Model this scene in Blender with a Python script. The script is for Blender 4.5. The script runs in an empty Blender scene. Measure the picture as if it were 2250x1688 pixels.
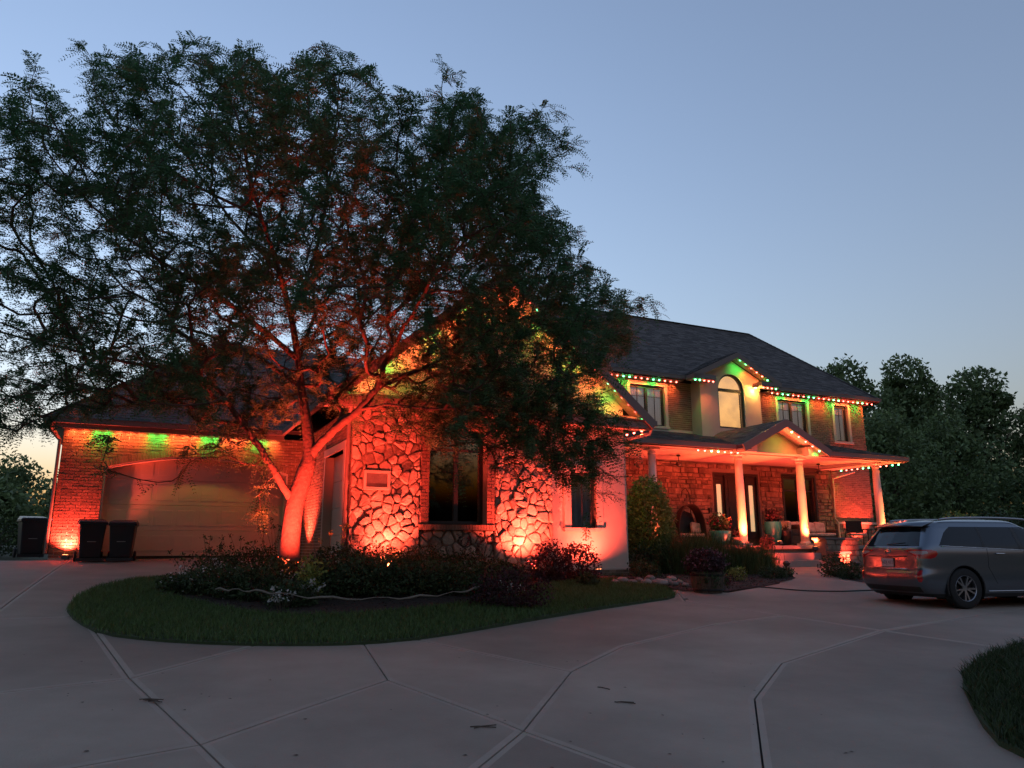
import bpy, math, random
import numpy as np
from mathutils import Vector, Matrix
from mathutils.geometry import delaunay_2d_cdt
random.seed(7); RNG = np.random.default_rng(7)
sc = bpy.context.scene
col = sc.collection
rad = math.radians

# ------------------------------------------------------------------ camera, sky, sun, exposure
PITCH = rad(12.25); EYE = 1.6; FPX = 1640.0          # lens read from the photograph (2250 px wide)
cam_d = bpy.data.cameras.new('camera'); cam = bpy.data.objects.new('camera', cam_d); col.objects.link(cam)
cam_d.sensor_width = 36.0; cam_d.lens = 36.0 * FPX / 2250.0; cam_d.clip_end = 3000
cam.location = (0, 0, EYE); cam.rotation_euler = (rad(90) + PITCH, 0, 0)
sc.camera = cam
world = bpy.data.worlds.new('World'); sc.world = world; world.use_nodes = True
wn = world.node_tree; bg = wn.nodes['Background']
sky = wn.nodes.new('ShaderNodeTexSky'); sky.sky_type = 'NISHITA'; sky.sun_disc = False
sky.sun_elevation = rad(-2.0); sky.sun_rotation = rad(-36); sky.ozone_density = 1.5; sky.dust_density = 4.0; sky.air_density = 1.0
gm = wn.nodes.new('ShaderNodeGamma'); gm.inputs[1].default_value = 0.85
wn.links.new(sky.outputs[0], gm.inputs[0]); wn.links.new(gm.outputs[0], bg.inputs[0])
bg.inputs[1].default_value = 0.15
sun_d = bpy.data.lights.new('sun', 'SUN'); sun_d.energy = 0.003; sun_d.angle = rad(30); sun_d.color = (1, .8, .62)
sun = bpy.data.objects.new('sun', sun_d); col.objects.link(sun); sun.rotation_euler = (rad(86), 0, rad(180 + 36))
vs = sc.view_settings
vs.view_transform = 'Standard'; vs.look = 'None'; vs.gamma = 1.0; vs.use_curve_mapping = False; vs.exposure = 4.34
sc.render.engine = 'CYCLES'
cy = sc.cycles
cy.use_denoising = True
try: cy.denoiser = 'OPENIMAGEDENOISE'
except Exception: pass
cy.max_bounces = 6; cy.diffuse_bounces = 3; cy.glossy_bounces = 3; cy.transmission_bounces = 4; cy.transparent_max_bounces = 8
cy.sample_clamp_indirect = 2.0; cy.caustics_reflective = False; cy.caustics_refractive = False

# ------------------------------------------------------------------ place: terrain and house frame
TH = rad(25.5); HO = np.array([-12.12, 20.0])         # house corner; the facade runs 25.5 degrees away to the right
HD = np.array([math.cos(TH), math.sin(TH)]); HN = np.array([math.sin(TH), -math.cos(TH)])
def T(X, Y):                                          # the drive climbs gently to the house
    X = np.asarray(X, float); Y = np.asarray(Y, float)
    Yc = np.where(Y > 24, 24 + 3*np.tanh((Y-24)/3.), Y)
    Xc = 18*np.tanh(X/18.)
    return .042*Yc - .0275*Xc + .0115*(np.sqrt(Xc*Xc+4)-2) + .13*np.exp(-((X+6)**2 + (Y-22.5)**2)/14.)
def t1(x, y): return float(T(x, y))
def ray(x, y):
    dx = (x-1125)/FPX; dy = (844-y)/FPX
    return np.array([dx, math.cos(PITCH)-dy*math.sin(PITCH), math.sin(PITCH)+dy*math.cos(PITCH)])
_ts = np.linspace(1.5, 90, 12000)
def gpx(x, y, h=0.0):                                 # where a pixel's ray meets the ground
    r = ray(x, y); z = EYE + r[2]*_ts; g = T(r[0]*_ts, r[1]*_ts) + h
    i = int(np.argmax(z < g)); t = _ts[i]
    return (r[0]*t, r[1]*t)
def dpx(x, y, Y):                                     # a pixel's ray at distance Y
    r = ray(x, y); r = r/r[1]*Y; return Vector((r[0], r[1], EYE+r[2]))
def hw(u, s, z=0.0):                                  # house coordinates to world
    p = HO + u*HD + s*HN; return Vector((p[0], p[1], z))

# ------------------------------------------------------------------ materials
MATS = {}
def mat(name, color, rough=.7, metal=0., var=.0, scale=8., bump=0., bscale=40., island=0., spec=.5, emit=None, estr=0., coat=0., objrand=0., detail=6., var2=None):
    if name in MATS: return MATS[name]
    m = bpy.data.materials.new(name); m.use_nodes = True; nt = m.node_tree; N = nt.nodes; L = nt.links
    b = N['Principled BSDF']; b.inputs['Roughness'].default_value = rough; b.inputs['Metallic'].default_value = metal
    b.inputs['Specular IOR Level'].default_value = spec; b.inputs['Coat Weight'].default_value = coat
    b.inputs['Base Color'].default_value = (*color, 1)
    tc = N.new('ShaderNodeTexCoord')
    fac = None
    def addf(sock, amt):
        nonlocal fac
        mm = N.new('ShaderNodeMath'); mm.operation = 'MULTIPLY_ADD'; L.new(sock, mm.inputs[0]); mm.inputs[1].default_value = 2*amt; mm.inputs[2].default_value = -amt
        if fac is None: fac = mm.outputs[0]
        else:
            a = N.new('ShaderNodeMath'); a.operation = 'ADD'; L.new(fac, a.inputs[0]); L.new(mm.outputs[0], a.inputs[1]); fac = a.outputs[0]
    if var:
        n = N.new('ShaderNodeTexNoise'); n.inputs['Scale'].default_value = scale; n.inputs['Detail'].default_value = detail; n.inputs['Roughness'].default_value = .65
        L.new(tc.outputs['Object'], n.inputs['Vector']); addf(n.outputs['Fac'], var*1.6)
    if island:
        g = N.new('ShaderNodeNewGeometry'); addf(g.outputs['Random Per Island'], island)
    if objrand:
        o = N.new('ShaderNodeObjectInfo'); addf(o.outputs['Random'], objrand)
    if fac is not None:
        e = N.new('ShaderNodeMath'); e.operation = 'ADD'; L.new(fac, e.inputs[0]); e.inputs[1].default_value = 1.0
        mx = N.new('ShaderNodeVectorMath'); mx.operation = 'SCALE'
        if var2 is not None:
            mc = N.new('ShaderNodeMix'); mc.data_type = 'RGBA'; mc.inputs['A'].default_value = (*color, 1); mc.inputs['B'].default_value = (*var2, 1)
            n2 = N.new('ShaderNodeTexNoise'); n2.inputs['Scale'].default_value = scale*.37; n2.inputs['Detail'].default_value = 4; L.new(tc.outputs['Object'], n2.inputs['Vector'])
            rp = N.new('ShaderNodeMapRange'); rp.inputs['From Min'].default_value = .42; rp.inputs['From Max'].default_value = .62; L.new(n2.outputs['Fac'], rp.inputs['Value'])
            L.new(rp.outputs['Result'], mc.inputs['Factor']); L.new(mc.outputs['Result'], mx.inputs[0])
        else: mx.inputs[0].default_value = color
        L.new(e.outputs[0], mx.inputs['Scale']); L.new(mx.outputs[0], b.inputs['Base Color'])
    if bump:
        n = N.new('ShaderNodeTexNoise'); n.inputs['Scale'].default_value = bscale; n.inputs['Detail'].default_value = 8; L.new(tc.outputs['Object'], n.inputs['Vector'])
        bm = N.new('ShaderNodeBump'); bm.inputs['Strength'].default_value = bump; bm.inputs['Distance'].default_value = .02
        L.new(n.outputs['Fac'], bm.inputs['Height']); L.new(bm.outputs[0], b.inputs['Normal'])
    if emit:
        b.inputs['Emission Color'].default_value = (*emit, 1); b.inputs['Emission Strength'].default_value = estr
    MATS[name] = m; return m
def leafmat(name, color, island=.45, trans=.35, rough=.55):
    if name in MATS: return MATS[name]
    m = bpy.data.materials.new(name); m.use_nodes = True; nt = m.node_tree; N = nt.nodes; L = nt.links
    b = N['Principled BSDF']; out = N['Material Output']; b.inputs['Roughness'].default_value = rough; b.inputs['Specular IOR Level'].default_value = .3
    g = N.new('ShaderNodeNewGeometry'); mm = N.new('ShaderNodeMath'); mm.operation = 'MULTIPLY_ADD'; L.new(g.outputs['Random Per Island'], mm.inputs[0]); mm.inputs[1].default_value = 2*island; mm.inputs[2].default_value = 1-island
    sv = N.new('ShaderNodeVectorMath'); sv.operation = 'SCALE'; sv.inputs[0].default_value = color; L.new(mm.outputs[0], sv.inputs['Scale'])
    L.new(sv.outputs[0], b.inputs['Base Color'])
    tr = N.new('ShaderNodeBsdfTranslucent'); L.new(sv.outputs[0], tr.inputs['Color'])
    ms = N.new('ShaderNodeMixShader'); ms.inputs[0].default_value = trans; L.new(b.outputs[0], ms.inputs[1]); L.new(tr.outputs[0], ms.inputs[2]); L.new(ms.outputs[0], out.inputs['Surface'])
    MATS[name] = m; return m
def glassmat(name, tint=(.9,.93,.95), refl=.0):
    if name in MATS: return MATS[name]
    m = bpy.data.materials.new(name); m.use_nodes = True; nt = m.node_tree; N = nt.nodes; L = nt.links; out = N['Material Output']
    N.remove(N['Principled BSDF'])
    t = N.new('ShaderNodeBsdfTransparent'); t.inputs[0].default_value = (*tint, 1)
    gl = N.new('ShaderNodeBsdfGlossy'); gl.inputs['Roughness'].default_value = .02; gl.inputs[0].default_value = (.95,.95,.97,1)
    fr = N.new('ShaderNodeFresnel'); fr.inputs[0].default_value = 1.52
    ad = N.new('ShaderNodeMath'); ad.operation = 'MULTIPLY_ADD'; ad.inputs[1].default_value = 1.6; ad.inputs[2].default_value = refl; ad.use_clamp = True; L.new(fr.outputs[0], ad.inputs[0])
    ms = N.new('ShaderNodeMixShader'); L.new(ad.outputs[0], ms.inputs[0]); L.new(t.outputs[0], ms.inputs[1]); L.new(gl.outputs[0], ms.inputs[2]); L.new(ms.outputs[0], out.inputs['Surface'])
    MATS[name] = m; return m

CONC  = mat('concrete', (.305,.240,.188), .82, var=.26, scale=.75, bump=.25, bscale=60, objrand=.11, var2=(.225,.172,.134), detail=9)
JOINT = mat('joint_earth', (.04,.034,.029), .95)
CEDGE = mat('concrete_edge', (.325,.26,.208), .75, var=.14, scale=3.0, bump=.1, bscale=60)
SOIL  = mat('soil', (.03,.022,.017), .95, var=.4, scale=20, bump=.8, bscale=30)
TURF  = mat('turf', (.035,.052,.018), .95, var=.4, scale=6, bump=.8, bscale=60)
FIELD = mat('field_grass', (.03,.042,.016), .95, var=.3, scale=.4)
GRASSD= leafmat('shaded_weed_blade', (.034,.055,.020), .5, .25)  # corner weeds: shade among the tall blades put into a darker green
MULCH = mat('mulch', (.045,.028,.019), .95, island=.5)
GRASSB= leafmat('grass_blade', (.075,.125,.036), .5, .25)
BRICK = mat('brick', (.21,.132,.085), .85, var=.15, scale=25, island=.28, bump=.35, bscale=90)
BRICKO= mat('brick_single', (.16,.085,.06), .85, var=.15, scale=25, objrand=.28, bump=.35, bscale=90)
MORTAR= mat('mortar', (.52,.46,.39), .92, var=.15, scale=30, bump=.3, bscale=120)
STONE = mat('field_stone', (.36,.29,.22), .85, var=.36, scale=9, objrand=.40, bump=.7, bscale=26, var2=(.27,.20,.15))
ASHLAR= mat('ashlar_stone', (.235,.175,.122), .85, var=.28, scale=9, island=.4, bump=.7, bscale=26, var2=(.165,.115,.08))
STMORT= mat('stone_mortar', (.19,.155,.125), .95, var=.3, scale=20, bump=.5, bscale=60)
STUCCO= mat('stucco', (.43,.37,.30), .9, var=.07, scale=3, bump=.35, bscale=220)
TRIM  = mat('trim_tan', (.47,.41,.33), .7, var=.06, scale=5)
DOORT = mat('garage_door_paint', (.48,.39,.31), .55, var=.06, scale=2.5, bump=.05)
FASC  = mat('fascia_brown', (.165,.13,.112), .55, var=.08, scale=6)
SOFF  = mat('soffit', (.45,.39,.33), .7, var=.05, scale=4)
SHING = mat('shingle', (.108,.096,.090), .92, var=.22, scale=14, island=.38, bump=.7, bscale=120)
ROOFB = mat('roof_deck', (.05,.046,.045), .95, var=.2, scale=10)
FRAME = mat('dark_bronze', (.022,.018,.016), .45, var=.1, scale=10)
GLASS = glassmat('window_glass', (.95,.96,.97), .28)
CURT  = mat('curtain', (.60,.58,.60), .9, var=.1, scale=4)
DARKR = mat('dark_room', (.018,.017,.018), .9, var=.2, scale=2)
LIT   = mat('lit_shade', (.6,.5,.35), .9, var=.12, scale=1.6, emit=(1.0,.46,.095), estr=.066)
_n = LIT.node_tree.nodes; _l = LIT.node_tree.links; _t = _n.new('ShaderNodeTexCoord'); _x = _n.new('ShaderNodeTexNoise'); _x.inputs['Scale'].default_value = 2.2; _x.inputs['Detail'].default_value = 5
_m = _n.new('ShaderNodeMapRange'); _m.inputs['From Min'].default_value = .3; _m.inputs['From Max'].default_value = .7; _m.inputs['To Min'].default_value = .040; _m.inputs['To Max'].default_value = .078
_l.new(_t.outputs['Object'], _x.inputs['Vector']); _l.new(_x.outputs['Fac'], _m.inputs['Value']); _l.new(_m.outputs['Result'], _n['Principled BSDF'].inputs['Emission Strength'])
LIT2  = mat('lit_sidelight', (.6,.5,.35), .6, emit=(1.0,.72,.34), estr=.026)
WHITEC= mat('column_paint', (.58,.52,.44), .6, var=.05, scale=6)
PORCHF= mat('porch_slab', (.24,.21,.185), .85, var=.18, scale=2, bump=.3, bscale=50)
CAPST = mat('cap_stone', (.12,.11,.10), .8, var=.2, scale=6, bump=.4)
BARK  = mat('bark', (.095,.060,.045), .92, var=.45, scale=14, bump=1.0, bscale=16)
TWIG  = mat('twig', (.09,.062,.045), .9, var=.3, scale=10)
LEAF  = leafmat('locust_leaf', (.070,.150,.062), .45, .38)
LEAFR = leafmat('tree_leaf', (.14,.20,.08), .5, .3)
LEAFS = leafmat('shrub_leaf', (.045,.072,.028), .5, .28)
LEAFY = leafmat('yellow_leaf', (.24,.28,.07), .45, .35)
LEAFP = leafmat('purple_leaf', (.05,.022,.026), .5, .3)
GRASSO= leafmat('ornamental_grass', (.06,.085,.028), .45, .35)
PETALW= leafmat('white_petal', (.55,.55,.52), .2, .3)
PETALR= leafmat('red_petal', (.35,.04,.06), .3, .3)
PETALM= leafmat('mauve_petal', (.20,.09,.11), .4, .3)
BLACKP= mat('black_plastic', (.012,.012,.014), .45, var=.15, scale=6)
BIN   = mat('bin_plastic', (.014,.016,.022), .42, var=.2, scale=5, spec=.5)
BINB  = mat('bin_plastic_brown', (.13,.055,.03), .5, var=.2, scale=5)
WHITEP= mat('white_plastic', (.6,.6,.6), .5)
RUBBER= mat('rubber', (.012,.012,.012), .8, var=.2, scale=20, bump=.2)
TEAL  = mat('teal_glaze', (.012,.20,.165), .4, var=.3, scale=5, coat=.5, var2=(.01,.14,.125))
WICK  = mat('wicker', (.045,.030,.022), .8, var=.3, scale=40, bump=.8, bscale=90)
CUSH  = mat('cushion_cream', (.50,.45,.36), .9, var=.15, scale=22, bump=.3, bscale=60, var2=(.34,.29,.24))
WOODB = mat('barrel_wood', (.10,.065,.042), .8, var=.4, scale=10, bump=.5, objrand=.25)
IRON  = mat('iron_band', (.03,.028,.027), .5, metal=.7, var=.3, scale=20)
ROCKM = mat('edging_rock', (.22,.19,.165), .88, var=.35, scale=8, bump=.8, bscale=18, objrand=.25)
BULBR = mat('bulb_red', (.3,.02,.02), .3, emit=(1.0,.09,.06), estr=1.1)
BULBG = mat('bulb_green', (.02,.3,.1), .3, emit=(.10,1.0,.28), estr=.9)
LENSR = mat('flood_lens', (.4,.1,.05), .3, emit=(1.0,.22,.07), estr=1.5)
HOSEM = mat('hose_rubber', (.012,.016,.013), .5)
STICKM= mat('pale_stick', (.19,.16,.125), .8, var=.3, scale=12, bump=.4)

# ------------------------------------------------------------------ object helpers
def tag(o, label=None, cat=None, group=None, kind=None):
    if label: o['label'] = label
    if cat: o['category'] = cat
    if group: o['group'] = group
    if kind: o['kind'] = kind
    return o
def empty(name, loc=(0,0,0), rz=0, parent=None):
    o = bpy.data.objects.new(name, None); col.objects.link(o); o.location = loc; o.rotation_euler = (0,0,rz); o.empty_display_size = .2
    if parent: o.parent = parent
    return o
def link(name, me, m, parent=None, loc=None, rot=None, scale=None):
    if m is not None and not me.materials: me.materials.append(m)
    o = bpy.data.objects.new(name, me); col.objects.link(o)
    if parent: o.parent = parent
    if loc is not None: o.location = loc
    if rot is not None: o.rotation_euler = rot
    if scale is not None: o.scale = scale
    return o
def arrmesh(name, V, F, smooth=False):
    V = np.asarray(V, np.float32); F = np.asarray(F, np.int32); n, k = F.shape
    me = bpy.data.meshes.new(name); me.vertices.add(len(V)); me.vertices.foreach_set('co', V.ravel())
    me.loops.add(n*k); me.loops.foreach_set('vertex_index', F.ravel()); me.polygons.add(n)
    me.polygons.foreach_set('loop_start', np.arange(0, n*k, k, dtype=np.int32))
    try: me.polygons.foreach_set('loop_total', np.full(n, k, np.int32))
    except Exception: pass
    me.update(calc_edges=True)
    if smooth: me.polygons.foreach_set('use_smooth', np.ones(n, bool))
    return me
class MB:
    def __init__(s): s.v = []; s.f = []
    def add(s, vs, fs):
        k = len(s.v); s.v.extend([tuple(v) for v in vs]); s.f.extend([tuple(i+k for i in f) for f in fs]); return s
    def box(s, x0, x1, y0, y1, z0, z1):
        return s.add([(x0,y0,z0),(x1,y0,z0),(x1,y1,z0),(x0,y1,z0),(x0,y0,z1),(x1,y0,z1),(x1,y1,z1),(x0,y1,z1)],
                     [(0,3,2,1),(4,5,6,7),(0,1,5,4),(1,2,6,5),(2,3,7,6),(3,0,4,7)])
    def h(s, u0, u1, s0, s1, z0, z1): return s.box(u0, u1, -s1, -s0, z0, z1)     # house frame: s forward
    def obox(s, M, dx, dy, dz):
        c = [Vector((a*dx/2, b*dy/2, c_*dz/2)) for c_ in (-1,1) for (a,b) in ((-1,-1),(1,-1),(1,1),(-1,1))]
        return s.add([M @ p for p in c], [(0,3,2,1),(4,5,6,7),(0,1,5,4),(1,2,6,5),(2,3,7,6),(3,0,4,7)])
    def beam(s, a, b, w, hgt, up=(0,0,1)):
        a = Vector(a); b = Vector(b); d = (b-a); L = d.length; x = d.normalized(); upv = Vector(up); y = upv.cross(x).normalized(); z = x.cross(y)
        M = Matrix.Translation((a+b)/2) @ Matrix((x,y,z)).transposed().to_4x4()
        return s.obox(M, L, w, hgt)
    def prism(s, pts, ext):                       # polygon of 3-D points, extruded by the vector ext
        n = len(pts); e = Vector(ext); P = [Vector(p) for p in pts]
        return s.add(P+[p+e for p in P], [tuple(range(n-1,-1,-1)), tuple(range(n,2*n))]+[(i,(i+1)%n,(i+1)%n+n,i+n) for i in range(n)])
    def lathe(s, prof, seg=20, c=(0,0,0), cap=True):
        k = len(s.v); n = len(prof); c = Vector(c)
        for (r,z) in prof:
            for i in range(seg):
                a = 2*math.pi*i/seg; s.v.append((c.x+r*math.cos(a), c.y+r*math.sin(a), c.z+z))
        for j in range(n-1):
            for i in range(seg):
                i2 = (i+1)%seg; s.f.append((k+j*seg+i, k+j*seg+i2, k+(j+1)*seg+i2, k+(j+1)*seg+i))
        if cap:
            s.f.append(tuple(k+i for i in range(seg-1,-1,-1))); s.f.append(tuple(k+(n-1)*seg+i for i in range(seg)))
        return s
    def tube(s, pts, rs, seg=8, cap=True):
        P = [Vector(p) for p in pts]; n = len(P)
        if not hasattr(rs, '__len__'): rs = [rs]*n
        k = len(s.v); prev = None
        for i,p in enumerate(P):
            d = (P[min(i+1,n-1)]-P[max(i-1,0)]).normalized()
            if prev is None: x = d.orthogonal().normalized()
            else: x = (prev - d*prev.dot(d)); x = x.normalized() if x.length > 1e-6 else d.orthogonal().normalized()
            prev = x; y = d.cross(x)
            for j in range(seg):
                a = 2*math.pi*j/seg; s.v.append(tuple(p + (x*math.cos(a)+y*math.sin(a))*rs[i]))
        for i in range(n-1):
            for j in range(seg):
                j2 = (j+1)%seg; s.f.append((k+i*seg+j, k+i*seg+j2, k+(i+1)*seg+j2, k+(i+1)*seg+j))
        if cap:
            s.f.append(tuple(k+j for j in range(seg-1,-1,-1))); s.f.append(tuple(k+(n-1)*seg+j for j in range(seg)))
        return s
    def mesh(s, name, smooth=False):
        me = bpy.data.meshes.new(name); me.from_pydata(s.v, [], s.f); me.update()
        if smooth: me.polygons.foreach_set('use_smooth', np.ones(len(me.polygons), bool))
        return me
    def build(s, name, m, parent=None, smooth=False, **k): return link(name, s.mesh(name, smooth), m, parent, **k)
def bevel(o, w=.01, seg=2):
    b = o.modifiers.new('bevel', 'BEVEL'); b.width = w; b.segments = seg; b.limit_method = 'ANGLE'; b.angle_limit = rad(40); return o
def fillmesh(outline, hfun, step, name):         # polygon filled with a grid of points that follow the ground
    P = [tuple(p) for p in outline]; B = []
    for i in range(len(P)):
        a = np.array(P[i]); b = np.array(P[(i+1)%len(P)]); n = max(1, int(np.linalg.norm(b-a)/step))
        for k in range(n): B.append(a+(b-a)*k/n)
    B = np.array(B); n = len(B)
    xs = np.arange(B[:,0].min(), B[:,0].max(), step); ys = np.arange(B[:,1].min(), B[:,1].max(), step)
    G = np.array([(x,y) for x in xs for y in ys]); G = G[inpoly(G, B)] if len(G) else G
    if len(G):
        d = np.array([np.min(np.hypot(B[:,0]-g[0], B[:,1]-g[1])) for g in G]); G = G[d > step*.45]
    vs = [Vector(p) for p in B]+[Vector(p) for p in G]
    r = delaunay_2d_cdt(vs, [], [list(range(n))], 1, 1e-5)
    V = [(v.x, v.y, float(hfun(v.x, v.y))) for v in r[0]]
    return V, [tuple(f) for f in r[2]], B
def inpoly(P, poly):
    P = np.asarray(P, float); poly = np.asarray(poly, float); x = P[:,0]; y = P[:,1]; c = np.zeros(len(P), bool); j = len(poly)-1
    for i in range(len(poly)):
        xi, yi = poly[i]; xj, yj = poly[j]
        with np.errstate(divide='ignore', invalid='ignore'):
            c ^= ((yi > y) != (yj > y)) & (x < (xj-xi)*(y-yi)/(yj-yi+1e-12)+xi)
        j = i
    return c
def smoothloop(pts, it=2):
    P = [np.array(p, float) for p in pts]
    for _ in range(it):
        Q = []
        for i in range(len(P)):
            a = P[i]; b = P[(i+1)%len(P)]; Q += [a*.75+b*.25, a*.25+b*.75]
        P = Q
    return P
def rotmats(n, tilt=None):
    q = RNG.normal(size=(n,4)); q /= np.linalg.norm(q, axis=1)[:,None]; w,x,y,z = q.T
    return np.stack([1-2*(y*y+z*z),2*(x*y-z*w),2*(x*z+y*w),2*(x*y+z*w),1-2*(x*x+z*z),2*(y*z-x*w),2*(x*z-y*w),2*(y*z+x*w),1-2*(x*x+y*y)],1).reshape(n,3,3)
def leafcards(P, size, name, flat=.0, aspect=.55):    # small pointed leaves (4-corner) at points P
    n = len(P); R = rotmats(n)
    base = np.array([[0,-.02,0],[.5,-.5*aspect,.06],[1,0,-.04],[.5,.5*aspect,.06]])
    s = size*RNG.uniform(.6,1.35,n)
    V = np.einsum('nij,kj->nki', R, base)
    if flat: V[:,:,2] *= (1-flat)
    V = V*s[:,None,None] + P[:,None,:]
    return arrmesh(name, V.reshape(-1,3), np.arange(n*4).reshape(n,4))
def blades(P, hgt, width, lean, name):           # upright grass blades, two quads' worth of bend as one bent strip
    n = len(P); a = RNG.uniform(0, 2*np.pi, n); h = hgt*RNG.uniform(.5,1.3,n); w = width*RNG.uniform(.6,1.3,n)
    la = RNG.uniform(0, 2*np.pi, n); l = lean*h*RNG.uniform(.2,1.2,n)
    ax = np.stack([np.cos(a),np.sin(a),np.zeros(n)],1)*w[:,None]/2; ld = np.stack([np.cos(la)*l,np.sin(la)*l,np.zeros(n)],1)
    up = np.stack([np.zeros(n),np.zeros(n),h],1)
    m1 = P+up*.55+ld*.3; t = P+up+ld
    V = np.stack([P-ax, P+ax, m1+ax*.8, m1-ax*.8, t+ax*.12, t-ax*.12],1)
    k = np.arange(n)[:,None]*6
    F = np.concatenate([k+np.array([[0,1,2,3]]), k+np.array([[3,2,4,5]])],0)
    return arrmesh(name, V.reshape(-1,3), F)
# ------------------------------------------------------------------ ground, drive, lawns, beds
def axis_pts():
    a = np.concatenate([np.arange(-30, 30.1, 1.5), np.geomspace(33, 1500, 26), -np.geomspace(33, 1500, 26)]); return np.sort(a)
gx = axis_pts(); gy = np.sort(np.concatenate([np.arange(-20, 60.1, 1.5), np.geomspace(63, 1500, 24), -np.geomspace(23, 1500, 20)]))
GX, GY = np.meshgrid(gx, gy, indexing='ij'); GZ = T(GX, np.clip(GY, -15, 60)) - .14
nx, ny = GX.shape; idx = np.arange(nx*ny).reshape(nx, ny)
F = np.stack([idx[:-1,:-1], idx[1:,:-1], idx[1:,1:], idx[:-1,1:]], -1).reshape(-1,4)
tag(link('ground', arrmesh('ground', np.stack([GX,GY,GZ],-1).reshape(-1,3), F, True), FIELD), kind='structure')

def inset(poly, d):
    P = [np.array(p, float) for p in poly]; n = len(P)
    A = sum(P[i][0]*P[(i+1)%n][1]-P[(i+1)%n][0]*P[i][1] for i in range(n))
    if A < 0: P = P[::-1]
    out = []
    for i in range(n):
        a, b, c = P[i-1], P[i], P[(i+1)%n]
        e1 = (b-a)/np.linalg.norm(b-a); e2 = (c-b)/np.linalg.norm(c-b); n1 = np.array([-e1[1],e1[0]]); n2 = np.array([-e2[1],e2[0]])
        m = n1+n2; k = max(.35, 1+n1@n2); out.append(b + m*d/k)
    return out
def slab(poly, parent, m=CONC, name='slab', th=.09, dz=0.0, gap=.008):
    O = inset(poly, gap); I = inset(poly, gap+.05)
    V, Fc, B = fillmesh(I, lambda x,y: t1(x,y)+dz, 1.2, 'slab')
    mb = MB(); mb.add(V, Fc)
    # edge: rounded arris and side down to the bed
    n = len(O)
    def dens(Q):
        R = []
        for i in range(len(Q)):
            a = Q[i]; b = Q[(i+1)%len(Q)]; k = max(1, int(np.linalg.norm(np.array(I[(i+1)%len(I)])-np.array(I[i]))/1.2))
            R += [a+(b-a)*j/k for j in range(k)]
        return R
    Od = dens(O); Id = dens(I); n = len(Od); k = len(mb.v)
    mb.v += [(p[0],p[1],t1(*p)+dz) for p in Id] + [(p[0],p[1],t1(*p)+dz-.004) for p in Od] + [(p[0],p[1],t1(*p)+dz-th) for p in Od]
    for i in range(n):
        j = (i+1)%n; mb.f += [(k+n+i,k+n+j,k+j,k+i), (k+2*n+i,k+2*n+j,k+n+j,k+n+i)]
    o = mb.build(name, m, parent); o.data.materials.append(CEDGE); nf = len(Fc)
    for i_,p_ in enumerate(o.data.polygons):
        if i_ >= nf: p_.material_index = 1
    return o
def hxy(u, s): p = HO+u*HD+s*HN; return (p[0], p[1])
# joints as seen in the photograph, found on the ground
A=(190,1362);B_=(285,1491);C_=(440,1636);D_=(640,1830);E_=(680,1387);Fp=(852,1494);G_=(775,1378);H_=(1150,1606);I_=(1255,1476);J_=(1573,1372)
K_=(850,1392);L_=(1658,1535);M_=(1718,1457);N_=(1939,1386);O_=(2076,1364);Q_=(1506,1321)
slabs_px = [
 [(-600,1585),(-600,1372),(-30,1361),(142,1356),(175,1352),A,B_,(0,1522)],
 [A,(420,1355),E_,B_],
 [E_,B_,C_,(666,1557),Fp,G_],
 [(-600,1585),(0,1522),B_,C_,(153,1688),(-700,1850)],
 [(-700,1850),(153,1688),C_,D_,(600,2300),(-900,2300)],
 [C_,(666,1557),Fp,(1101,1585),H_,(1050,1688),(880,1830),D_],
 [Fp,G_,K_,I_,H_,(1101,1585)],
 [K_,(900,1362),(1484,1296),Q_,(1720,1353),J_,(1369,1420),I_],
 [H_,I_,(1369,1420),J_,(1720,1353),N_,M_,L_,(1677,1688),(1695,1830),(1374,1688)],
 [(1050,1688),H_,(1374,1688),(1695,1830),(1720,2300),(600,2300),D_,(880,1830)],
 [L_,M_,N_,(2231,1428),(2500,1470),(2900,1700),(2700,2300),(1720,2300),(1695,1830),(1677,1688)],
 [(1484,1296),Q_,(1720,1353),N_,O_,(2300,1330),(2300,1272),(1900,1275),(1745,1277),(1600,1302)],
 [N_,(2231,1428),(2500,1470),(3000,1420),(3000,1290),(2300,1330),O_],
 [(2300,1272),(2300,1330),(3000,1290),(3000,1250)],
]
bed_px = []
for P in slabs_px: bed_px += P
drive = MB()
V, Fc, _ = fillmesh([gpx(*p) for p in [(-900,2300),(2700,2300),(2900,1700),(3000,1420),(3000,1250),(2300,1272),(1900,1275),(1745,1277),(1600,1302),(1484,1296),(900,1370),(142,1356),(-600,1372)]], lambda x,y: t1(x,y)-.035, 1.6, 'drive')
driveway = tag(drive.add(V, Fc).build('driveway', JOINT), kind='structure')
for P in slabs_px: slab([gpx(*p) for p in P], driveway)
court = MB(); cp = [gpx(-600,1372), gpx(142,1356), gpx(560,1290), gpx(740,1236), hxy(6.4,5.6), hxy(6.42,-.1), hxy(-7,-.1)]
V, Fc, _ = fillmesh(cp, lambda x,y: t1(x,y)-.035, 1.6, 'court'); court = tag(court.add(V, Fc).build('garage_court', JOINT), kind='structure')
slab([gpx(-600,1372), gpx(-30,1361), gpx(38,1310), gpx(103,1264), hxy(.5,-.05), hxy(-7,-.05)], court)
slab([gpx(-30,1361), gpx(142,1356), gpx(300,1325), gpx(560,1290), hxy(3.4,-.05), hxy(.5,-.05), gpx(103,1264), gpx(38,1310)], court)
slab([gpx(560,1290), gpx(740,1236), hxy(6.36,5.6), hxy(6.38,-.05), hxy(3.4,-.05)], court)
walk = MB(); wp = [gpx(1712,1283), gpx(1900,1276), hxy(23.9,4.75), hxy(23.75,4.16), hxy(20.95,4.16), hxy(20.8,4.8)]
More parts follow.
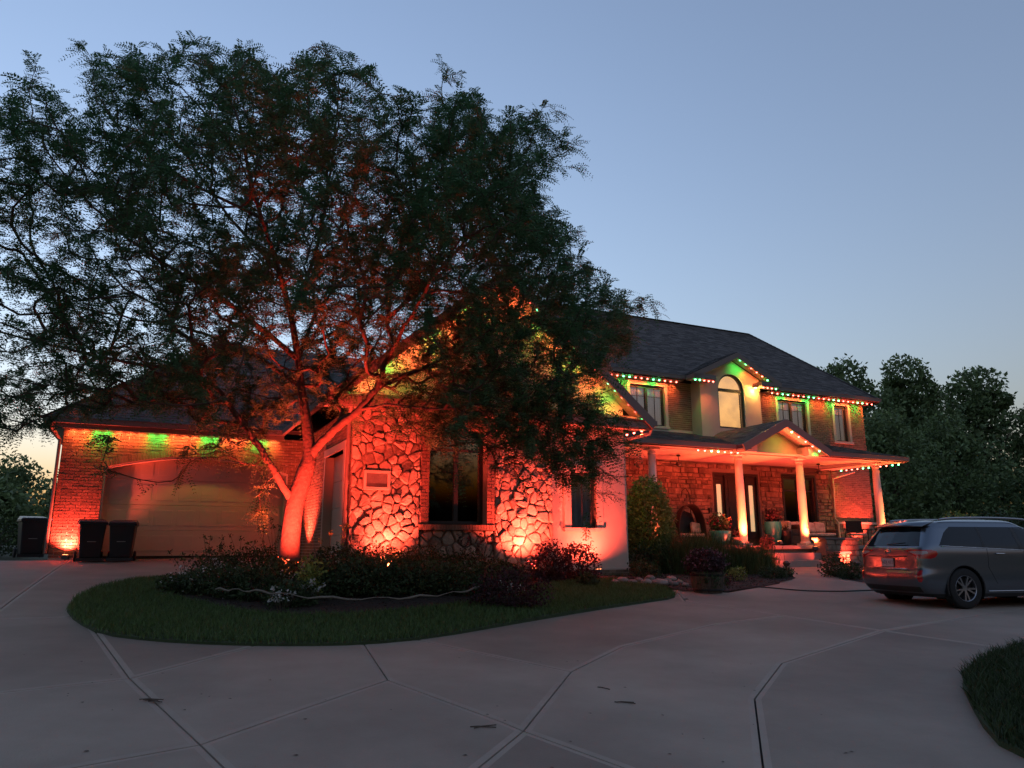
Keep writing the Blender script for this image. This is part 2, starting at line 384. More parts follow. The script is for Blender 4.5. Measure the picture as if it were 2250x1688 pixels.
V, Fc, _ = fillmesh(wp, lambda x,y: t1(x,y)-.035, 1.0, 'walk'); walk = tag(walk.add(V, Fc).build('front_walk', JOINT), kind='structure')
slab(wp, walk)

# a few twigs, leaves and stains that lie on the concrete
def debris(x, y, L, n, a0=0.):
    cx, cyy = gpx(x, y); mb = MB()
    for i in range(n):
        a = a0+random.uniform(-.5,.5); l = L*random.uniform(.5,1); ox = random.uniform(-.03,.03)
        p = [(cx+ox+l*(t-.5)*math.cos(a), cyy+l*(t-.5)*math.sin(a)+.02*math.sin(t*5), t1(cx,cyy)+.008+.004*i) for t in (0,.3,.6,1)]
        mb.tube(p, .005, 4)
    return mb
dl = [(339,1544,.22,5,.1,'clump of dead grass lying across the driveway joint'),(1366,1546,.22,2,0.,'curled dry stick on driveway beside the long joint'),(1329,1514,.15,1,-.3,'short bent twig on driveway, apart from the long stick'),
      (1065,1600,.35,2,.35,'thin forked twig on driveway beside wide joint crossing'),(1508,1318,.14,3,.4,'dried leaf scrap at tip of the island lawn')]
for (x,y,L,n,a,lb) in dl: tag(debris(x,y,L,n,a).build('fallen_twig', TWIG), lb, 'twig')
mbs = MB()
for i in range(46):
    x = random.uniform(-50,1900); y = random.uniform(1440,1690); cx, cyy = gpx(x,y); r = random.uniform(.008,.02); z = t1(cx,cyy)+.004
    mbs.add([(cx+r*math.cos(a), cyy+r*.6*math.sin(a), z+.003*(k%2)) for k,a in enumerate((0,1.3,2.6,3.8,5.1))], [(0,1,2,3,4)])
tag(mbs.build('leaf_litter', TWIG), 'small dark specks of leaf litter scattered on the driveway', 'litter', kind='stuff')

# --- lawns
def lawn(name, outline, hf, dens, bladeh=.06, step=.35):
    V, Fc, B = fillmesh(outline, hf, step, name); mb = MB(); mb.add(V, Fc)
    n = len(B); k = len(mb.v)
    mb.v += [(p[0],p[1],hf(*p)) for p in B]+[(p[0],p[1],t1(*p)-.1) for p in B]
    A_ = sum(B[i][0]*B[(i+1)%n][1]-B[(i+1)%n][0]*B[i][1] for i in range(n))
    for i in range(n):
        j = (i+1)%n; f = (k+n+i,k+n+j,k+j,k+i); mb.f.append(f if A_ > 0 else f[::-1])
    o = tag(mb.build(name, TURF), kind='structure')
    lo = B.min(0); hi = B.max(0); N = int(dens*(hi[0]-lo[0])*(hi[1]-lo[1]))
    P = RNG.uniform(lo-.04, hi+.04, (N,2)); return o, P, B
def island_h(x, y): 
    return t1(x,y)+.030+.16*math.exp(-(((x+3.5)/3.5)**2+((y-14.2)/2.2)**2))
isl_px = [(147,1345),(165,1368),(222,1396),(330,1410),(470,1418),(640,1421),(800,1418),(950,1404),(1125,1373),(1300,1343),(1420,1325),(1482,1316),(1484,1306),(1452,1290),(1380,1284)]
isl = [gpx(*p) for p in isl_px] + [hxy(14.1,5.6), hxy(14.0,6.0), hxy(10,6.05), hxy(6.6,6.05)] + [gpx(*p) for p in [(745,1238),(640,1262),(520,1272),(400,1274),(300,1281),(215,1300),(165,1322)]]
isl = smoothloop(isl[:15],0)+isl[15:]
_c = [np.array(p) for p in isl[:15]]
isl = [tuple(_c[0])]+[tuple(q) for i in range(14) for q in (_c[i]*.75+_c[i+1]*.25, _c[i]*.25+_c[i+1]*.75)]+[tuple(_c[14])]+isl[15:]
_, P, B = lawn('island_lawn', isl, island_h, 1700)
bed = smoothloop([gpx(*p) for p in [(350,1318),(430,1335),(560,1357),(700,1362),(900,1352),(1060,1335),(1150,1318),(1172,1290)]] + [hxy(11.9,7.0), hxy(14.6,6.75), hxy(14.05,6.02), hxy(6.7,6.02)] + [gpx(*p) for p in [(735,1240),(640,1262),(520,1271),(430,1280)]], 1)
bed_np = np.array(bed)
ok = inpoly(P+RNG.normal(0,.022,P.shape), B) & ~inpoly(P, bed_np); P = P[ok]
P3 = np.column_stack([P, [island_h(*p)-.005 for p in P]])
tag(link('grass', blades(P3, .075, .010, .7, 'grass'), GRASSB), 'short mown grass covering the teardrop island', 'grass', kind='stuff')
V, Fc, Bb = fillmesh(bed, lambda x,y: island_h(x,y)+.012, .5, 'bed')
tag(MB().add(V, Fc).build('island_bed', SOIL), kind='structure')
def corner_h(x, y): return t1(x,y)+.05
cor = [gpx(*p) for p in [(2320,1405),(2250,1426),(2200,1440),(2165,1462),(2122,1495),(2116,1515),(2135,1555),(2160,1600),(2195,1640),(2260,1672),(2400,1740),(2700,1850),(3000,1700),(2900,1500)]]
_, P, B = lawn('corner_lawn', cor, corner_h, 1800)
P = P[inpoly(P, B+RNG.normal(0,.02,B.shape))]; P3 = np.column_stack([P, [corner_h(*p)-.005 for p in P]])
tag(link('grass', blades(P3, .11, .012, .8, 'grass'), GRASSD), 'rough grass tuft edge at the corner of the driveway', 'grass', kind='stuff')
# bed before the porch, left of the walk, and the one behind the car
def bed_h(x, y): return t1(x,y)+.018
pb = [hxy(14.1,5.4)] + [gpx(*p) for p in [(1388,1283),(1470,1292),(1500,1300),(1600,1301),(1700,1285),(1748,1272),(1738,1264)]] + [hxy(21.0,4.75), hxy(21.0,3.35), hxy(14.1,3.35)]
V, Fc, _ = fillmesh(pb, bed_h, .5, 'bed'); tag(MB().add(V, Fc).build('porch_bed', SOIL), kind='structure')
rb = [hxy(23.85,4.2), hxy(23.95,4.8)] + [gpx(*p) for p in [(1806,1258),(1850,1272),(1905,1282),(2050,1276),(2300,1268)]] + [hxy(36,1.5), hxy(29.5,3.4), hxy(24,3.4)]
V, Fc, _ = fillmesh(rb, bed_h, .6, 'bed'); tag(MB().add(V, Fc).build('side_bed', SOIL), kind='structure')

def mulch(name, poly, hf, n, label):
    B = np.array(poly); P = RNG.uniform(B.min(0), B.max(0), (n*3,2)); P = P[inpoly(P,B)][:n]; P3 = np.column_stack([P,[hf(*p)+RNG.uniform(.0,.03) for p in P]])
    tag(link(name, leafcards(P3, .06, name, flat=.55, aspect=.45), MULCH), label, 'mulch', kind='stuff')
mulch('mulch', pb, bed_h, 6000, 'brown bark mulch covering the bed before the porch')
mulch('mulch', rb, bed_h, 2500, 'brown bark mulch covering the bed behind the car')
mulch('mulch', bed, lambda x,y: island_h(x,y)+.012, 7000, 'dark bark mulch under the island hedge')
# ------------------------------------------------------------------ the house (house frame: u right, s forward, z up; local y = -s)
house = empty('house', (HO[0], HO[1], 0), TH)
tag(house, 'large brick, stone and stucco house lit red and green at dusk', 'house')
def part(mb, name, m, parent=None, smooth=False, label=None):
    o = mb.build(name, m, parent or house, smooth)
    if label: o['label'] = label
    return o
BL, BHt, BGAP = .232, .068, .014
unit_brick = MB().box(-.5,.5,-.5,.5,-.5,.5).mesh('brick'); unit_brick.materials.append(BRICKO)
nbrick = [0]
def brick_rows(u0, u1, z0, z1, s, openings, singles=None, stuff=None, depth=.02, axis='u'):
    """running bond; openings = list of functions (z)->(ua,ub) or None. singles: parent for separate bricks, stuff: MB for joined ones"""
    pu, pz = BL+BGAP, BHt+BGAP; nr = int(round((z1-z0)/pz)); pz = (z1-z0)/nr
    for r in range(nr):
        za = z0+r*pz+BGAP/2; zb = z0+(r+1)*pz-BGAP/2; zm = (za+zb)/2
        segs = [(u0,u1)]
        for op in openings:
            h = op(zm)
            if h is None: continue
            ns = []
            for (a,b) in segs:
                if h[1] <= a or h[0] >= b: ns.append((a,b)); continue
                if h[0] > a: ns.append((a,h[0]))
                if h[1] < b: ns.append((h[1],b))
            segs = ns
        off = (r%2)*pu/2
        for (a,b) in segs:
            k = math.floor((a-u0-off)/pu)
            while True:
                x0 = u0+off+k*pu; x1 = x0+BL; k += 1
                if x0 >= b: break
                x0c = max(x0,a); x1c = min(x1,b)
                if x1c-x0c < .03: continue
                d = depth+random.uniform(-.003,.003)
                if singles is not None:
                    o = bpy.data.objects.new('brick', unit_brick); col.objects.link(o); o.parent = singles; nbrick[0] += 1
                    if axis == 'u': o.location = ((x0c+x1c)/2, -(s+d/2-.005), zm); o.scale = (x1c-x0c, d+.01, zb-za)
                    else: o.location = (s-d/2+.005, -(x0c+x1c)/2, zm); o.scale = (d+.01, x1c-x0c, zb-za)
                elif axis == 'u': stuff.h(x0c, x1c, s-.006, s+d, za, zb)
                else: stuff.box(s-d, s+.006, -x1c, -x0c, za, zb)
def stuff_part(mb, name, m, parent): o = mb.build(name, m, parent); o['kind'] = 'stuff'; return o

# --- garage: brick front with an arched double door
GZ0, GEAVE = 1.31, 4.76
DU0, DU1, SPR, ARCH = 1.06, 5.95, 3.70, 4.10
def archz(u): t = (u-(DU0+DU1)/2)/((DU1-DU0)/2); return SPR+(ARCH-SPR)*(1-t*t)
gw = MB(); gw.h(0,DU0,-.3,0,GZ0-.35,GEAVE); gw.h(DU1,6.38,-.3,0,GZ0-.35,GEAVE)
for i in range(20):
    a = DU0+(DU1-DU0)*i/20; b = DU0+(DU1-DU0)*(i+1)/20; za, zb = archz(a), archz(b)
    gw.add([(a,0,za),(b,0,zb),(b,0,GEAVE),(a,0,GEAVE),(a,.3,za),(b,.3,zb),(b,.3,GEAVE),(a,.3,GEAVE)], [(0,1,2,3),(7,6,5,4),(1,0,4,5),(3,2,6,7)])
gwall = part(gw, 'brick_wall', MORTAR)
SOLD = .215
def gopen(z):
    zz = z-SOLD
    if z < SPR: return (DU0, DU1)
    if zz < SPR: return (DU0, DU1)
    if zz >= ARCH: return None
    k = math.sqrt(max(0,1-(zz-SPR)/(ARCH-SPR)))*(DU1-DU0)/2; c = (DU0+DU1)/2; return (c-k, c+k)
brick_rows(.004, DU0, GZ0-.02, SPR+.2, 0, [], singles=gwall)
gst = MB()
brick_rows(DU1, 6.36, GZ0-.02, SPR+.2, 0, [], stuff=gst)
brick_rows(.004, 6.36, SPR+.2, GEAVE-.01, 0, [gopen], stuff=gst)
nso = 66
for i in range(nso):
    u = DU0+(DU1-DU0)*(i+.5)/nso; z = archz(u); t = (u-(DU0+DU1)/2)/((DU1-DU0)/2); sl = -2*t*(ARCH-SPR)/((DU1-DU0)/2); an = math.atan(sl)
    M = Matrix.Translation((u-math.sin(an)*SOLD/2, -.006, z+math.cos(an)*SOLD/2)) @ Matrix.Rotation(-an, 4, 'Y')
    gst.obox(M, .063, .034, SOLD-.012)
stuff_part(gst, 'brick_courses', BRICK, gwall)
jm = MB(); jm.h(DU0,DU0+.05,-.34,-.005,GZ0-.05,SPR+.02); jm.h(DU1-.05,DU1,-.34,-.005,GZ0-.05,SPR+.02)
for i in range(20):
    a = DU0+(DU1-DU0)*i/20; b = DU0+(DU1-DU0)*(i+1)/20; za, zb = archz(a), archz(b)
    jm.add([(a,.008,za-.05),(b,.008,zb-.05),(b,.008,zb),(a,.008,za),(a,.3,za-.05),(b,.3,zb-.05)], [(0,1,2,3),(1,0,4,5)])
part(jm, 'door_trim', TRIM)
gd = empty('garage_door', parent=house)
for k in range(4):
    za = GZ0+.02+k*.70; zb = za+.692; mb = MB(); mb.h(DU0+.05, DU1-.05, -.30, -.25, za, zb)
    for j in range(8):
        a = DU0+.12+j*.590; mb.h(a+.05, a+.52, -.25, -.244, za+.13, zb-.13)
    bevel(part(mb, 'door_panel', DOORT, gd), .006)
part(MB().h(DU0+.05,DU1-.05,-.31,-.24,GZ0-.03,GZ0+.02), 'weather_seal', RUBBER, gd)
# garage body behind, side wall
gb = MB(); gb.h(0,6.38,-8.4,-.34,GZ0-.4,GEAVE); part(gb, 'garage_side_wall', MORTAR)
# --- roofs
def course_roof(mb, quad, exposure=.15, tabw=.30, lift=.012):
    """quad = eave-left, eave-right, top-right, top-left; rows of shingle tabs laid along it"""
    a,b,c,d = [Vector(p) for p in quad]; Ls = ((d-a).length+(c-b).length)/2; n = max(1,int(Ls/exposure))
    nor = (b-a).cross(d-a).normalized()
    if nor.z < 0: nor = -nor
    for r in range(n):
        t0 = r/n; t1_ = min(1,(r+1.25)/n)
        l0 = a.lerp(d,t0); r0 = b.lerp(c,t0); l1 = a.lerp(d,t1_); r1 = b.lerp(c,t1_); w = (r0-l0).length
        m = max(1,int(w/tabw)); cuts = [0]+sorted(min(1,max(0,(k+random.uniform(-.28,.28)+.5*(r%2)*.6)/m)) for k in range(1,m))+[1]
        for k in range(len(cuts)-1):
            if cuts[k+1]-cuts[k] < 1e-4: continue
            h = lift*random.uniform(.6,1.6)
            p0 = l0.lerp(r0,cuts[k]); p1 = l0.lerp(r0,cuts[k+1]); q1 = l1.lerp(r1,cuts[k+1]); q0 = l1.lerp(r1,cuts[k])
            mb.add([p0+nor*h, p1+nor*h, q1+nor*.002, q0+nor*.002, p0, p1], [(0,1,2,3),(4,5,1,0)])
def hp(u, s, z): return (u, -s, z)
def solid_roof(mb, quad, th=.10):
    P = [Vector(p) for p in quad]; mb.prism(P, (0,0,-th))
# garage hip
GE, GP = 4.96, .80; ge = .45
gk = 4.5; gr_z = GE+GP*gk
gA = hp(-ge,ge,GE); gB = hp(9.0,ge,GE); gC = hp(9.0,ge-gk,gr_z); gD = hp(-ge+gk,ge-gk,gr_z); gE2 = hp(-ge,ge-2*gk,GE); gF = hp(9.0,ge-2*gk,GE)
rb_ = MB(); solid_roof(rb_, [gA,gB,gC,gD]); solid_roof(rb_, [gE2,gA,gD]); solid_roof(rb_, [gF,gE2,gD,gC])
groof = part(rb_, 'garage_roof', ROOFB)
sh = MB(); course_roof(sh, [gA,gB,gC,gD]); course_roof(sh, [gE2,gA,gD,gD]); stuff_part(sh, 'shingles', SHING, groof)
def rcap(a, b, parent, w=.14):
    mb = MB(); a = Vector(a); b = Vector(b); L = (b-a).length; n = max(1,int(L/.2)); d = (b-a).normalized(); sd = d.cross(Vector((0,0,1))).normalized(); up = sd.cross(d)
    for i in range(n):
        p = a+d*(L*i/n); q = a+d*min(L, L*(i+1.2)/n); h = .035
        mb.add([p-sd*w-up*.03+up*.012, p+up*h, p+sd*w-up*.03+up*.012, q-sd*w-up*.03, q+up*(h-.012), q+sd*w-up*.03], [(0,1,4,3),(1,2,5,4)])
    return stuff_part(mb, 'ridge_caps', SHING, parent)
rcap(gA, gD, groof)
# block roof (front gable)
BU0, BU1, BS = 6.38, 14.0, 6.0; BC = (BU0+BU1)/2; BE, BAP = 4.98, 8.76; be = .66; BSF = 6.5
bl = hp(BU0-be,BSF,BE); br = hp(BU1+be,BSF,BE); ba = hp(BC,BSF,BAP); bl2 = hp(BU0-be,-3,BE); br2 = hp(BU1+be,-1,BE); ba2 = hp(BC,-3.4,BAP)
rb_ = MB(); solid_roof(rb_, [bl,ba,ba2,bl2],.12); solid_roof(rb_, [ba,br,br2,ba2],.12); broof = part(rb_, 'gable_roof', ROOFB)
sh = MB(); course_roof(sh, [bl2,bl,ba,ba2]); course_roof(sh, [br,br2,ba2,ba]); stuff_part(sh, 'shingles', SHING, broof)
# main hip roof
ME, MZ = 8.10, 11.72; me_ = .5; MR = 3.95; MU1 = 31.05
mA = hp(13.2,me_,ME); mB = hp(MU1+me_,me_,ME); mC = hp(MU1+me_-MR+.3,me_-MR,MZ); mD = hp(15.5,me_-MR,MZ); mE = hp(MU1+me_,me_-2*MR,ME); mF = hp(9.5,me_-2*MR,ME); mA0 = hp(11.0,me_,ME); mD0 = hp(14.0,me_-MR,MZ)
def mpt(u,s): return hp(u,s,ME+(MZ-ME)*(me_-s)/MR)
rb_ = MB(); solid_roof(rb_, [mA0,mpt(20.66,me_),mpt(22.85,-.66),mpt(25.04,me_),mB,mC,mD0]); solid_roof(rb_, [mB,mE,mC]); solid_roof(rb_, [mE,mF,mD0,mC]); solid_roof(rb_, [mF,mA0,mD0]); mroof = part(rb_, 'main_roof', ROOFB)
tq = 1.16/MR; lq = Vector(mA0).lerp(Vector(mD0),tq); rq = Vector(mB).lerp(Vector(mC),tq)
sh = MB(); course_roof(sh, [mA0,mpt(20.66,me_),mpt(22.85,-.66),lq]); course_roof(sh, [mpt(25.04,me_),mB,rq,mpt(22.85,-.66)]); course_roof(sh, [lq,rq,mC,mD0]); course_roof(sh, [mB,mE,mC,mC]); stuff_part(sh, 'shingles', SHING, mroof)
rcap(mD0, mC, mroof); rcap(mB, mC, mroof)

# fascia, gutters, soffits
def eave(name, u0, u1, s, z, depth, drop=.20):
    f = part(MB().h(u0,u1,s-.03,s+.0,z-drop,z-.012), 'fascia', FASC)
    g = MB(); g.h(u0-.01,u1+.01,s+.002,s+.12,z-.16,z-.145); g.h(u0-.01,u1+.01,s+.105,s+.122,z-.144,z-.03); g.h(u0-.012,u1+.012,s+.09,s+.135,z-.029,z-.012)
    g.h(u0-.012,u0,s+.002,s+.12,z-.144,z-.03); g.h(u1,u1+.012,s+.002,s+.12,z-.144,z-.03)
    part(g, 'gutter', FASC)
    part(MB().h(u0,u1,s-depth,s-.032,z-.20,z-.17), 'soffit', SOFF)
eave('garage', -ge, 5.7, ge, GE, ge+.02, .285)
gl = MB(); gl.h(-ge+.0,-ge+.03,ge-2*gk,ge-.031,GE-.2,GE-.012); part(gl, 'fascia', FASC)
part(MB().h(-ge+.032,0,-8.4,ge-.033,GE-.20,GE-.17), 'soffit', SOFF)
part(MB().tube([hp(-.25,.5,GE-.16),hp(-.25,.46,GE-.28),hp(-.16,.2,GE-.40),hp(-.06,.08,GE-.55),hp(-.06,.07,2.0),hp(-.06,.07,GZ0+.1)], .042, 8), 'downspout', FASC)
eave('main', 14.2, 20.62, me_, ME, me_+.02); eave('main', 25.08, MU1+me_, me_, ME, me_+.02)
part(MB().h(MU1+me_-.03,MU1+me_,me_-2*MR,me_-.031,ME-.2,ME-.012), 'fascia', FASC)
part(MB().h(MU1,MU1+me_-.032,me_-2*MR,me_-.033,ME-.20,ME-.17), 'soffit', SOFF)

# --- centre block: stucco, stone, brick trim, pediment
WU0, WU1, WZ0, WZ1 = 8.27, 9.78, 2.12, 4.42
SU0, SU1, SZ0, SZ1 = 12.27, 13.05, 2.07, 3.52
bw = MB()
bw.h(11.64,SU0,BS-.3,BS,.55,4.8); bw.h(SU1,BU1,BS-.3,BS,.55,4.8); bw.h(SU0,SU1,BS-.3,BS,.55,SZ0); bw.h(SU0,SU1,BS-.3,BS,SZ1,4.8)
bw.h(BU1-.3,BU1,.1,BS-.3,.55,4.8)
blockwall = part(bw, 'stucco_wall', STUCCO)
gt = MB(); gz = 4.98; gp_ = (BAP-.12-BE)/(BC-BU0+be)
gt.prism([hp(BU0,BS,4.8),hp(BU1,BS,4.8),hp(BU1,BS,BE-.12+gp_*be),hp(BC,BS,BAP-.15),hp(BU0,BS,BE-.12+gp_*be)], (0,.3,0)); part(gt, 'gable_wall', STUCCO)
gs = MB()                                           # reveal joints on the gable
for z in (6.1,7.2): 
    k = (BAP-.4-z)/gp_; gs.h(BC-k,BC+k,BS,BS+.012,z,z+.03)
gs.h(BC-.02,BC+.02,BS,BS+.0125,5.3,8.3); part(gs, 'gable_batten', TRIM)
# rake boards and rake soffits
def rake(a, b, name='rake_board', w=.06, hgt=.24, m=FASC): return part(MB().beam(Vector(a)-Vector((0,0,.13)), Vector(b)-Vector((0,0,.13)), w, hgt), name, m)
rake(hp(BU0-be-.02,BSF+.032,BE+.0), hp(BC+.02,BSF+.032,BAP)); rake(hp(BC-.02,BSF+.034,BAP), hp(BU1+be+.02,BSF+.034,BE))
rsf = MB()
for (a,b) in ((hp(BU0-be,0,BE-.14),hp(BC,0,BAP-.14)),(hp(BC,0,BAP-.14),hp(BU1+be,0,BE-.14))):
    a = Vector(a); b = Vector(b); rsf.prism([Vector((a.x,-BSF-.0,a.z)),Vector((b.x,-BSF-.0,b.z)),Vector((b.x,-BS,b.z)),Vector((a.x,-BS,a.z))],(0,0,-.02))
part(rsf, 'rake_soffit', SOFF)
# pediment: horizontal cornice with a little skirt roof
cn = MB(); cn.h(BU0-be,BU1+be,BSF-.03,BSF,4.77,4.96); cn.h(BU0-be,BU1+be,BSF-.10,BSF-.032,4.74,4.77); part(cn, 'cornice', FASC)
part(MB().h(BU0-be,BU1+be,BS,BSF-.033,4.77,4.80), 'soffit', SOFF)
sk = MB(); sk.prism([hp(BU0-be+.03,BSF+.04,4.965),hp(BU0-be+.03,BS+.02,5.16),hp(BU0-be+.03,BS+.02,4.97)], (BU1-BU0+2*be-.06,0,0)); skirt = part(sk, 'skirt_roof', ROOFB)
sh = MB(); course_roof(sh, [hp(BU0-be+.02,BSF+.05,4.97),hp(BU1+be-.02,BSF+.05,4.97),hp(BU1+be-.02,BS+.02,5.17),hp(BU0-be+.02,BS+.02,5.17)]); stuff_part(sh, 'shingles', SHING, skirt)
part(MB().h(BU0+.1,BU1-.1,BS+.0,BS+.05,5.17,5.30), 'frieze', TRIM)
g = MB(); g.h(BU0-be-.1,BU0-be,BS-6,BSF+.06,4.82,4.97); part(g, 'gutter', FASC)
g = MB(); g.h(BU1+be,BU1+be+.1,3.6,BSF+.06,4.84,4.985); part(g, 'gutter', FASC)
part(MB().tube([hp(BU1+be+.05,BSF-.1,4.84),hp(BU1+be+.02,BSF-.2,4.66),hp(BU1+.12,BS-.08,4.50),hp(BU1+.07,BS-.12,4.3),hp(BU1+.07,BS-.12,.9)], .045, 8), 'downspout', TRIM)
# stone veneer
SS = BS+.0
sw = MB(); sw.h(BU0,WU0-.22,BS-.3,BS+.16,.6,4.78); sw.h(WU1+.22,11.64,BS-.3,BS+.16,.6,4.78); sw.h(WU0-.22,WU1+.22,BS-.3,BS+.08,.6,WZ0-.14); sw.h(WU0-.22,WU1+.22,BS-.3,BS+.12,WZ1+.22,4.78)
stonewall = part(sw, 'stone_wall', STMORT)
def voronoi_cells(u0,u1,z0,z1,cell,asp=1.35,jit=.5):
    nu = max(1,round((u1-u0)/(cell*asp))); nz = max(1,round((z1-z0)/cell)); pts = {}
    for i in range(-2,nu+2):
        for j in range(-2,nz+2):
            
            if random.random() < .24 and 0 <= i < nu and 0 <= j < nz: continue
            pts[(i,j)] = (u0+(i+.5+(.5 if j%2 else 0)*.8+random.uniform(-jit,jit))*(u1-u0)/nu, z0+(j+.5+random.uniform(-jit,jit))*(z1-z0)/nz)
    out = []
    for (i,j),p in pts.items():
        poly = [(u0,z0),(u1,z0),(u1,z1),(u0,z1)]
        for (k,l),q in pts.items():
            if (k,l) == (i,j) or abs(k-i) > 3 or abs(l-j) > 3: continue
            mx_,mz_ = (p[0]+q[0])/2,(p[1]+q[1])/2; nx_,nz_ = q[0]-p[0],q[1]-p[1]; new = []
            for a in range(len(poly)):
                A1 = poly[a]; B1 = poly[(a+1)%len(poly)]; da = (A1[0]-mx_)*nx_+(A1[1]-mz_)*nz_; db = (B1[0]-mx_)*nx_+(B1[1]-mz_)*nz_
                if da <= 0: new.append(A1)
                if da*db < 0: t = da/(da-db); new.append((A1[0]+(B1[0]-A1[0])*t, A1[1]+(B1[1]-A1[1])*t))
            poly = new
            if len(poly) < 3: break
        if len(poly) >= 3:
            ar = abs(sum(poly[a][0]*poly[(a+1)%len(poly)][1]-poly[(a+1)%len(poly)][0]*poly[a][1] for a in range(len(poly))))/2
            if ar > .004: out.append(poly)
    return out
def stone_mesh(poly, s, proud=.07, gap=.014):
    P = inset(poly, gap); Q = []
    for i in range(len(P)):                            # chamfer the corners so stones look rounded
        a,b,c = P[i-1],P[i],P[(i+1)%len(P)]; la = np.linalg.norm(a-b); lc = np.linalg.norm(c-b); k = min(.045, la*.28, lc*.28)
        Q += [b+(a-b)/max(la,1e-6)*k, b+(c-b)/max(lc,1e-6)*k]
    c = sum(Q)/len(Q); n = len(Q); pr = proud*random.choice((.35,.7,.9,1.1,1.3))*random.uniform(.8,1.15); tx, tz = random.uniform(-.22,.22), random.uniform(-.18,.18)
    mb = MB(); R1 = [q for q in Q]; R2 = [c+(q-c)*.95+RNG.normal(0,.003,2) for q in Q]; R3 = [c+(q-c)*.80+RNG.normal(0,.010,2) for q in Q]
    def ht(q, f): return pr*f+((q[0]-c[0])*tx+(q[1]-c[1])*tz)*.35*f
    mb.v += [(q[0],-(s-.01),q[1]) for q in R1]+[(q[0],-(s+ht(q,.82)),q[1]) for q in R2]+[(q[0],-(s+ht(q,1)+random.uniform(-.008,.008)),q[1]) for q in R3]+[(c[0],-(s+pr*1.04),c[1])]
    for i in range(n):
        j = (i+1)%n; mb.f += [(i,j,n+j,n+i),(n+i,n+j,2*n+j,2*n+i),(2*n+i,2*n+j,3*n)]
    return mb
PLQ = (6.72,7.22,2.93,3.25)
for reg in ((BU0+.0,WU0-.22,.95,4.77,BS+.16,.185),(WU1+.22,11.64,.95,4.77,BS+.16,.185),(WU0-.22,WU1+.22,.95,WZ0-.14,BS+.08,.19)):
    for poly in voronoi_cells(*reg[:4], reg[5]):
        stone_mesh(poly, reg[4]).build('stone', STONE, stonewall, False)
qn = MB(); qn.h(PLQ[0]-.06,PLQ[1]+.06,BS+.17,BS+.31,PLQ[2]-.06,PLQ[2]-.0); qn.h(PLQ[0]-.06,PLQ[1]+.06,BS+.17,BS+.31,PLQ[3],PLQ[3]+.06); qn.h(PLQ[0]-.06,PLQ[0],BS+.17,BS+.31,PLQ[2],PLQ[3]); qn.h(PLQ[1],PLQ[1]+.06,BS+.17,BS+.31,PLQ[2],PLQ[3])
plq = part(qn, 'plaque_frame', TRIM); part(MB().h(PLQ[0],PLQ[1],BS+.17,BS+.285,PLQ[2],PLQ[3]), 'plaque', CAPST, plq)
# brick dressing round the big window
bj = part(MB().h(WU0-.2,WU0,BS-.3,BS+.2,WZ0-.12,WZ1).h(WU1,WU1+.2,BS-.3,BS+.2,WZ0-.12,WZ1), 'brick_jambs', MORTAR)
brick_rows(WU0-.202, WU0, WZ0-.02, WZ1, BS+.2, [], singles=bj); brick_rows(WU1, WU1+.202, WZ0-.02, WZ1, BS+.2, [], singles=bj)
rl = MB()
for i in range(26):
    a = WU0-.24+i*.0755; rl.h(a,a+.066,BS-.05,BS+.25,WZ0-.145,WZ0-.02)
for i in range(26):
    a = WU0-.24+i*.0755; rl.h(a,a+.066,BS-.05,BS+.225,WZ1+.01,WZ1+.21)
stuff_part(rl, 'brick_sill', BRICK, bj)
wt = MB(); brick_rows(11.66,BU1,.62,.99,BS,[],stuff=wt,depth=.05); stuff_part(wt, 'brick_base', BRICK, blockwall)
part(MB().h(11.64,BU1+.04,BS-.02,BS+.07,.99,1.05), 'base_ledge', STUCCO)

